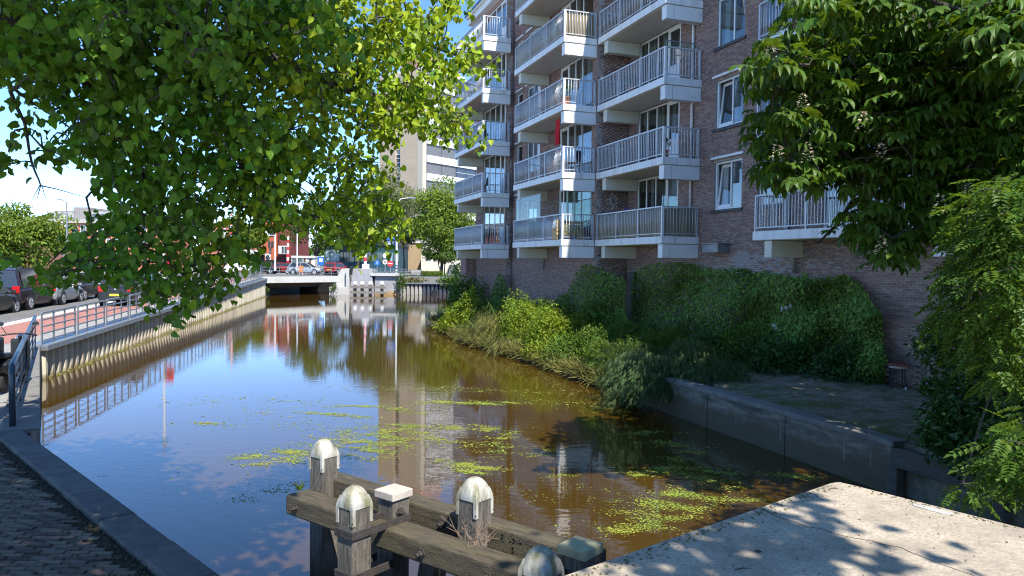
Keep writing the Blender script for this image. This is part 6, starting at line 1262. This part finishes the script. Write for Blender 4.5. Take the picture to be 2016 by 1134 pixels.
# --- plants of the bank: clumps that stand on the soil
def soil_z(x, y): return .35
def clump(name, label, cat, px, py, Y, rx, rz, n, size, mat, tm, group=None, kind='leaf', ry=None, z=None):
    c = at(px, py, Y); ry = ry or rx; zb = max(.1, c[2]-rz)
    d = unit(RNG.normal(size=(n, 3))); d[:, 2] = np.abs(d[:, 2])*1.2-.35; r = RNG.uniform(.25, 1, (n, 1))**.6; wob = 1+.22*np.sin(d[:, :1]*6+px)+.18*np.sin(d[:, 1:2]*8+py); base = np.array([c[0], c[1], zb])
    P = base+[0, 0, rz*.5]+d*r*wob*[rx, ry, rz*.95]; P[:, 2] = np.maximum(P[:, 2], .05)
    t = thing(name, label, cat, base, 0, group)
    if kind == 'blade':
        P = base+RNG.normal(size=(n, 3))*[rx*.5, ry*.5, 0]; D = RNG.normal(size=(n, 3))*[.45, .45, .1]+[0, 0, 1.0]; N = RNG.normal(size=(n, 3)); S = RNG.uniform(.55, 1.15, n)*rz*1.7
    elif kind == 'weep': D = d*[1, 1, .1]-[0, 0, .75]; N = d+RNG.normal(size=(n, 3))*.3; S = RNG.uniform(.6, 1.3, n)*size
    else: D = RNG.normal(size=(n, 3))*.7+d*.6-[0, 0, .15]; N = RNG.normal(size=(n, 3))*.5+d*.3+[0, 0, .8]; S = RNG.uniform(.6, 1.3, n)*size
    V, L_, S_ = cloud(*tm, P-base, D, N, S); link('leaves', raw_mesh('leaves', V, L_, S_, mat), t, kind='stuff')
    mb = MB()
    for k in range(14):
        e = P[RNG.integers(n)]-base; f = np.array([e[0]*.25, e[1]*.25, 0]); mb.tube([f, (f+e)/2+[0, 0, .05], e], [.012, .009, .004], 4, cap=False)
    mb.build('stems', TWIG, t, kind='stuff'); return t
B = 'shrubs and weeds on the right bank'
clump('elder_bush', 'dark green elder bush at the far corner of the bank', 'bush', 915, 625, 42, 1.3, 2.1, 2000, .2, NETT, OVAL, B)
clump('elder_bush', 'bright yellow green large leaved bush at the far tip of the bank', 'bush', 925, 645, 37, 1.2, 1.5, 3600, .14, YELG, OVAL, B)
clump('elder_bush', 'dark bush under the pointed ivy, behind the yellow green bush', 'bush', 985, 625, 36, 1.5, 1.3, 1800, .16, NETT, OVAL, B)
clump('water_dock', 'pale broad leaved plant at the very far water edge of the bank', 'plant', 882, 657, 36.5, .55, .7, 300, .22, YELG, OVAL, B)
clump('sedge_clump', 'tawny sedge hummock overhanging the water left of the sunny herbs', 'sedge', 950, 680, 32.5, 1.0, .95, 1500, .3, DRYG, BLADE, B, 'weep')
clump('sedge_clump', 'tawny yellow sedge mound in the sun in the middle of the bank', 'sedge', 985, 668, 32, 1.4, 1.25, 2200, .3, DRYG, BLADE, B, 'weep')
clump('willowherb', 'bright yellow green willowherb in full sun near the centre of the bank', 'herb', 1040, 660, 31, 1.7, 1.6, 7500, .105, YELG, OVAL, B)
clump('willowherb', 'tall sunlit herbs reaching the shadow edge on the bank', 'herb', 1090, 685, 28.5, 1.7, 1.4, 7500, .105, YELG, OVAL, B)
clump('reed_grass', 'tall pale grass stalks rising behind the sunny herbs', 'grass clump', 1055, 640, 32.5, 1.6, 1.1, 500, .3, GRASS, BLADE, B, 'blade')
clump('sedge_clump', 'ragged brown sedge drooping to the water below the sunny herbs', 'sedge', 1010, 705, 29, 1.1, .55, 1500, .32, DRYG, BLADE, B, 'weep')
clump('water_cress', 'low bright green plant hanging into the water at the shadow edge', 'plant', 1080, 725, 26.5, .9, .55, 1300, .12, YELG, OVAL, B)
clump('nettle_bed', 'green nettles in shade at the water edge right of the sunny herbs', 'nettles', 1150, 720, 25, 1.2, 1.0, 4200, .1, NETT, OVAL, B)
clump('nettle_bed', 'tall green nettles in shade under the rounded ivy mass', 'nettles', 1170, 660, 29, 1.6, 1.4, 3200, .14, NETT, OVAL, B)
clump('nettle_bed', 'green weeds left of the rounded ivy at the wall foot', 'nettles', 1100, 630, 32, 1.5, 1.2, 2400, .15, NETT, OVAL, B)
clump('feathery_weeds', 'feathery light green weeds before the dark doorway', 'weeds', 1235, 665, 26, 1.3, 1.2, 3000, .14, NETT, PINN, B)
clump('feathery_weeds', 'fresh green feathery weeds left of the grey trailing bush', 'weeds', 1205, 725, 22.5, .9, .9, 2600, .15, GRASS, PINN, B)
clump('feathery_weeds', 'light green weeds before the middle of the ivy hedge', 'weeds', 1300, 670, 23.5, 1.0, 1.0, 2400, .15, GRASS, PINN, B)
clump('trailing_bush', 'grey green fine leaved bush arching over the water at the end of the concrete wall', 'bush', 1312, 728, 18.7, 1.75, 1.15, 12000, .12, GREYS, PINN, B, 'weep')
clump('trailing_bush', 'grey green bush end spilling above the concrete wall top', 'bush', 1400, 722, 18.2, 1.1, .75, 5200, .11, GREYS, PINN, B, 'weep')
clump('bramble_bush', 'dark bramble growing out of the hedge above the terrace', 'bush', 1400, 665, 21.5, 1.0, 1.0, 2400, .12, DARKL, OVAL, B)
clump('bramble_bush', 'dark leafy bush at the hedge foot on the mossy terrace', 'bush', 1530, 690, 19.5, 1.3, 1.1, 3400, .12, DARKL, OVAL, B)
clump('bramble_bush', 'dark leafy bush at the right end of the hedge near the stool', 'bush', 1660, 700, 18.2, .9, 1.0, 2600, .11, DARKL, OVAL, B)
clump('rose_bush', 'soft green bush with a few white blooms in the ivy hedge', 'bush', 1470, 650, 20.8, .8, .8, 1700, .1, NETT, OVAL, B)
for x, y in ((1540, 608), (1548, 605), (1556, 603), (1523, 641), (1527, 645), (1460, 735)):
    p = at(x, y, 19.4); n = 12; V, L_, S_ = cloud(*OVAL, p+RNG.normal(size=(n, 3))*.025, RNG.normal(size=(n, 3)), RNG.normal(size=(n, 3)), np.full(n, .05)); tag(link('white_rose', raw_mesh('white_rose', V, L_, S_, WHITE)), {1540: 'white bloom, leftmost of the row of three in the ivy hedge', 1548: 'white bloom, middle of the row of three in the ivy hedge', 1556: 'white bloom, rightmost of the row of three in the ivy hedge', 1523: 'white bloom low in the hedge, upper left of its pair', 1527: 'white bloom low in the hedge, lower right of its pair', 1460: 'single white bloom near the mossy terrace edge'}[x], 'flower', 'white blooms in the hedge')
# grass fringe along the bank and the terrace edge
n = 5200; tt = RNG.uniform(0, 1, n); ed = np.array([TW[4]]+BK); seg = tt*(len(ed)-1); i0 = np.minimum(seg.astype(int), len(ed)-2); P = ed[i0]+(ed[i0+1]-ed[i0])*(seg-i0)[:, None]; P = np.c_[P, np.full(n, .1)]+np.c_[RNG.normal(size=n)*.22+.15, RNG.normal(size=n)*.2+.1, RNG.uniform(0, .25, n)]
V, L_, S_ = cloud(*BLADE, P, RNG.normal(size=(n, 3))*.6+[-.5, -.5, .5], RNG.normal(size=(n, 3)), RNG.uniform(.2, .55, n)); link('bank_grass', raw_mesh('bank_grass', V, L_, S_, DRYG), kind='stuff')
n = 26000; bx_, by_ = RNG.uniform(-6, 7, n), RNG.uniform(18, 46, n); k = in_poly(bx_, by_, [(x+.25, y+.1) for x, y in pts]); bx_, by_ = bx_[k], by_[k]; n = len(bx_)
hh = .35+.3*np.sin(bx_*1.7+by_*.6)+.25*np.sin(by_*1.9-bx_); P = np.c_[bx_, by_, .3+RNG.uniform(0, 1, n)*np.clip(hh, .15, 1)]
V, L_, S_ = cloud(*OVAL, P, RNG.normal(size=(n, 3))*.7+[-.2, -.3, .1], RNG.normal(size=(n, 3))*.5+[0, -.2, .8], RNG.uniform(.07, .2, n)); link('undergrowth', raw_mesh('undergrowth', V, L_, S_, NETT), kind='stuff')
n = 3600; ed = np.array(TW); seg = RNG.uniform(0, 1, n)*(len(ed)-1); i0 = np.minimum(seg.astype(int), len(ed)-2); P = ed[i0]+(ed[i0+1]-ed[i0])*(seg-i0)[:, None]; P = np.c_[P+[.12, .1]+np.abs(RNG.normal(size=(n, 1)))*[.55, .35], np.full(n, .83)]
V, L_, S_ = cloud(*BLADE, P, RNG.normal(size=(n, 3))*.6+[0, 0, .6], RNG.normal(size=(n, 3)), RNG.uniform(.03, .1, n)); link('terrace_grass', raw_mesh('terrace_grass', V, L_, S_, GRASS), kind='stuff')
n = 2600; P = np.c_[RNG.uniform(4.6, 10, n), RNG.uniform(11, 21, n), np.full(n, .835)]; k = in_poly(P[:, 0], P[:, 1], terr); P = P[k]; n = len(P); r = RNG.uniform(.01, .045, n)
V, L_, S_ = cloud(*OVAL, P, RNG.normal(size=(n, 3))*[1, 1, .1], RNG.normal(size=(n, 3))*.2+[0, 0, 1], r*1.5); link('leaf_litter', raw_mesh('leaf_litter', V, L_, S_, M('pale litter', (.3, .26, .17), .9, .2, 9, island=.5)), kind='stuff')
# --- duckweed on the water
WEED = leaf_mat('duckweed', (.26, .31, .05), (.1, .12, .01), .1, .6, .2, .4, .03)
def weed(strands):
    out = []
    for pts, n, w in strands:
        P = np.array([on_z(x, y, .0)[:2] for x, y in pts]); L = np.linalg.norm(np.diff(P, axis=0), axis=1); c = np.r_[0, np.cumsum(L)]/L.sum()
        n = int(n*2.7); t = np.clip(RNG.beta(1.1, 1.1, n), 0, 1); t = t+.03*np.sin(t*60+n); x = np.interp(t, c, P[:, 0]); y = np.interp(t, c, P[:, 1]); ph = RNG.uniform(0, 6)
        ww = w*(.25+np.abs(np.sin(t*9+ph))*.9); n2 = n; cl = RNG.integers(0, max(6, n//16), n); off = RNG.normal(size=(n//2+6, 2)); q = np.c_[x, y]+off[cl % len(off)]*ww[:, None]*[1.9, .55]+RNG.normal(size=(n, 2))*[.07, .035]*RNG.choice([.5, 1, 2.2], (n, 1))
        out.append(q)
    return np.concatenate(out)
strands = [([(480, 800), (600, 850), (760, 830)], 260, .4), ([(560, 900), (650, 870), (700, 845)], 500, .2), ([(640, 800), (740, 800), (840, 815)], 420, .2), ([(820, 850), (880, 870), (930, 880)], 260, .15), ([(470, 905), (540, 893), (600, 885)], 600, .12), ([(500, 915), (560, 912), (610, 895)], 500, .1), ([(350, 835), (400, 832), (440, 842)], 160, .14), ([(680, 890), (720, 868), (770, 850), (810, 835)], 1400, .28), ([(700, 910), (740, 885), (800, 860)], 700, .2), ([(830, 795), (880, 790), (940, 795), (1010, 793)], 800, .22), ([(600, 812), (650, 815), (720, 825)], 300, .15), ([(890, 845), (930, 838), (990, 850)], 450, .14), ([(885, 905), (930, 918), (975, 925)], 700, .09), ([(960, 890), (1000, 855), (990, 905)], 350, .1), ([(900, 925), (930, 930), (960, 932)], 300, .07), ([(1040, 900), (1085, 885)], 70, .08), ([(1090, 940), (1120, 935)], 60, .07), ([(1210, 1050), (1260, 1040), (1330, 1010), (1380, 990)], 1300, .12), ([(1240, 940), (1300, 920), (1370, 935), (1420, 965)], 900, .16), ([(1280, 990), (1340, 965), (1420, 985), (1470, 985)], 700, .14), ([(1200, 1010), (1230, 1005), (1300, 985)], 260, .1), ([(1290, 865), (1340, 880), (1370, 895)], 420, .2), ([(1250, 855), (1290, 850)], 180, .2), ([(1550, 935), (1590, 940)], 260, .13), ([(1330, 900), (1400, 930), (1480, 935)], 420, .22), ([(650, 760), (800, 770), (950, 765)], 200, .5), ([(1100, 790), (1180, 800), (1260, 815)], 260, .35), ([(460, 990), (560, 960), (620, 945)], 130, .1), ([(1000, 1000), (1100, 960), (1200, 980), (1150, 1060)], 160, .4), ([(380, 920), (700, 980), (760, 1020)], 90, .8), ([(300, 800), (500, 780), (620, 795)], 140, .4), ([(850, 760), (1020, 775), (1100, 770)], 200, .35)]
q = weed(strands); n = len(q); HEX = ([(.5*math.cos(a)*(1+.25*math.sin(3*a)), .5*math.sin(a)*(1+.2*math.cos(2*a)), 0) for a in np.arange(7)*2*math.pi/7], [tuple(range(7))])
P = np.c_[q, RNG.uniform(.002, .006, n)]; keep = (np.sin(q[:, 0]*7+2*np.sin(q[:, 1]*5))+np.sin(q[:, 1]*11+q[:, 0]*3)+RNG.normal(size=n)*.8) > -.35; P = P[keep]; n = len(P); sz = RNG.uniform(.012, .045, n)*np.clip(P[:, 1]/17, .5, 1.15)*np.where(RNG.random(n) < .1, 1.7, 1)
V, L_, S_ = cloud(*HEX, P, np.c_[RNG.normal(size=(n, 2)), np.zeros(n)], np.tile([0, 0, 1.], (n, 1))+RNG.normal(size=(n, 3))*.05, sz); link('duckweed', raw_mesh('duckweed', V, L_, S_, WEED), kind='stuff')
# --- trees farther off
def tree(name, label, px, base_py, Y, top_py, left, right, low_py, n, size, mat, trunk=.16, clumps=16, dep=None, group=None, zb=None, stems=1, tm=OVAL):
    b = at(px, base_py, Y); 
    if zb is not None: b[2] = zb
    t = thing(name, label, 'tree', b, 0, group); tp, lw = at(px, top_py, Y)[2], at(px, low_py, Y)[2]; xl_, xr_ = at(left, 500, Y)[0], at(right, 500, Y)[0]
    c = np.array([(xl_+xr_)/2, Y, (tp+lw)/2]); rx, rz = (xr_-xl_)/2, (tp-lw)/2; ry = dep or rx
    cl = unit(RNG.normal(size=(clumps, 3)))*RNG.uniform(.35, .85, (clumps, 1))*[rx, ry, rz]+c
    cl = np.concatenate([cl, [c+[0, 0, rz*.7], c-[rx*.6, 0, rz*.3], c+[rx*.6, 0, -rz*.3]]]); m = len(cl); cr = RNG.uniform(.26, .48, m)
    k = RNG.integers(0, m, n); d = unit(RNG.normal(size=(n, 3))); P = cl[k]+d*(RNG.uniform(.15, 1, (n, 1))**.5)*cr[k][:, None]*[rx, ry, rz*.75]
    V, L_, S_ = cloud(*tm, P-b, RNG.normal(size=(n, 3))*.6-[0, 0, .4]+d*.3, RNG.normal(size=(n, 3))*.4+d*.3+[.3, -.5, .7], RNG.uniform(.6, 1.3, n)*size); link('crown', raw_mesh('crown', V, L_, S_, mat), t)
    mb = MB(); fork = np.array([c[0]*.4+b[0]*.6, Y, b[2]+(lw-b[2])*.8+.3])
    for s in range(stems): mb.tube([b+[.3*(s-(stems-1)/2), 0, -.2], (b+fork)/2+[RNG.normal()*.1+.5*(s-(stems-1)/2), 0, 0], fork+[.8*(s-(stems-1)/2), 0, 0], c+[.6*(s-(stems-1)/2), 0, rz*.5]], [trunk*1.15, trunk, trunk*.8, trunk*.2], 8)
    mb.build('trunk', BARK, t)
    mb = MB()
    for q_ in cl[:12]: mb.tube([fork, (fork+q_)/2+[0, 0, .1*rz], q_], [trunk*.45, trunk*.3, trunk*.1], 5)
    mb.build('limbs', BARK, t); return t
tree('roadside_tree', 'sunlit bright green roadside tree above the parked van at far left', 45, 560, 64, 392, -60, 126, 535, 9500, .34, FARL[0], .16, 30)
tree('roadside_tree', 'small green tree behind the leaves right of the round cream sign', 150, 548, 96, 470, 125, 185, 525, 1200, .4, FARL[0], .14, 10)
tree('far_tree', 'dark far tree beside the grey penthouse on the horizon', 92, 440, 150, 421, 80, 118, 440, 900, .6, FARL[3], .2, 8, zb=1.8)
tree('street_tree', 'light green street tree behind the white kiosk', 470, 533, 100, 412, 415, 518, 500, 3200, .36, FARL[0], .14, 16)
tree('street_tree', 'light green street tree against the orange red wall', 512, 533, 103, 440, 492, 530, 485, 1300, .34, FARL[0], .12, 10)
tree('street_tree', 'broad darker street tree over the glazed shelter', 622, 533, 102, 378, 556, 690, 510, 6500, .36, FARL[1], .16, 18)
tree('street_tree', 'dense dark green tree in front of the teal shop front', 705, 533, 99, 372, 650, 765, 506, 6000, .36, FARL[3], .16, 18)
tree('thin_tree', 'thin trunked young tree between the lamp post and the tan low wing', 794, 538, 96, 430, 770, 818, 487, 1300, .32, FARL[3], .1, 12)
tree('birch_tree', 'airy grey green birch in front of the tan tower', 768, 535, 116, 316, 700, 826, 500, 13000, .34, FARL[2], .18, 34)
tree('big_green_tree', 'big rounded bright green tree between the tower and the brick flats', 868, 538, 92, 345, 800, 950, 512, 15000, .38, FARL[0], .2, 34)
tree('multi_stem_tree', 'small several stemmed tree in front of the cream house', 876, 543, 90, 470, 832, 918, 522, 3000, .28, FARL[1], .07, 16, stems=3)
a, b = at(829, 541, 88), at(872, 534.5, 88); n = 2200; P = np.c_[RNG.uniform(a[0], b[0], n), 88+RNG.uniform(-.5, .5, n), RNG.uniform(1.8, b[2], n)]
hd = thing('clipped_hedge', 'low clipped bright green hedge before the cream house', 'hedge', (a[0], 88, 1.8)); V, L_, S_ = cloud(*OVAL, P-np.array(hd.location), RNG.normal(size=(n, 3)), RNG.normal(size=(n, 3))+[0, 0, .6], RNG.uniform(.1, .2, n)); link('leaves', raw_mesh('leaves', V, L_, S_, FARL[0]), hd, kind='stuff')
leaf_blob('quayside_shrub', 'straggly pale shrub on the quay edge above the dark sheet piles', 'shrub', at(815, 552, 82.9), (1.7, .5, .5), 500, .2, DRYG, None, shell=.2)
leaf_blob('quayside_shrub', 'dark green shrub drooping over the dark sheet piles beside the brick flats', 'shrub', at(885, 553, 82.6), (1.5, .5, .75), 900, .2, NETT, None, shell=.2)
leaf_blob('quayside_shrub', 'dark green bush between the railing and the brick flats', 'shrub', at(908, 535, 86), (1.2, .8, 1.4), 900, .22, FARL[3], None, shell=.2)
leaf_blob('bridge_weed', 'green bush growing at the left end of the bridge railing', 'shrub', at(500, 530, 76), (.45, .45, .9), 500, .17, FARL[1], None, shell=.2)
leaf_blob('bridge_weed', 'weed hanging from the quay corner under the left end of the bridge', 'shrub', at(522, 571, 74), (.35, .35, .45), 260, .15, FARL[1], None, shell=.2)
leaf_blob('bridge_weed', 'weed growing on the footing of the right abutment under the bridge', 'shrub', at(657, 566, Ya-.6), (.4, .35, .5), 300, .15, FARL[1], None, shell=.2)
# wooded skyline behind everything
n = 26000; x = RNG.uniform(-330, 60, n); P = np.c_[x, 260+RNG.normal(size=n)*6, 1.8+RNG.uniform(0, 1, n)**.7*(7.5+3*np.sin(x*.13)+2.4*np.sin(x*.37+1))]
V, L_, S_ = cloud(*OVAL, P, RNG.normal(size=(n, 3))-[0, 0, .3], RNG.normal(size=(n, 3))+[0, -.3, .7], RNG.uniform(.9, 2, n)); link('distant_wood', raw_mesh('distant_wood', V, L_, S_, FARL[1]), kind='stuff')
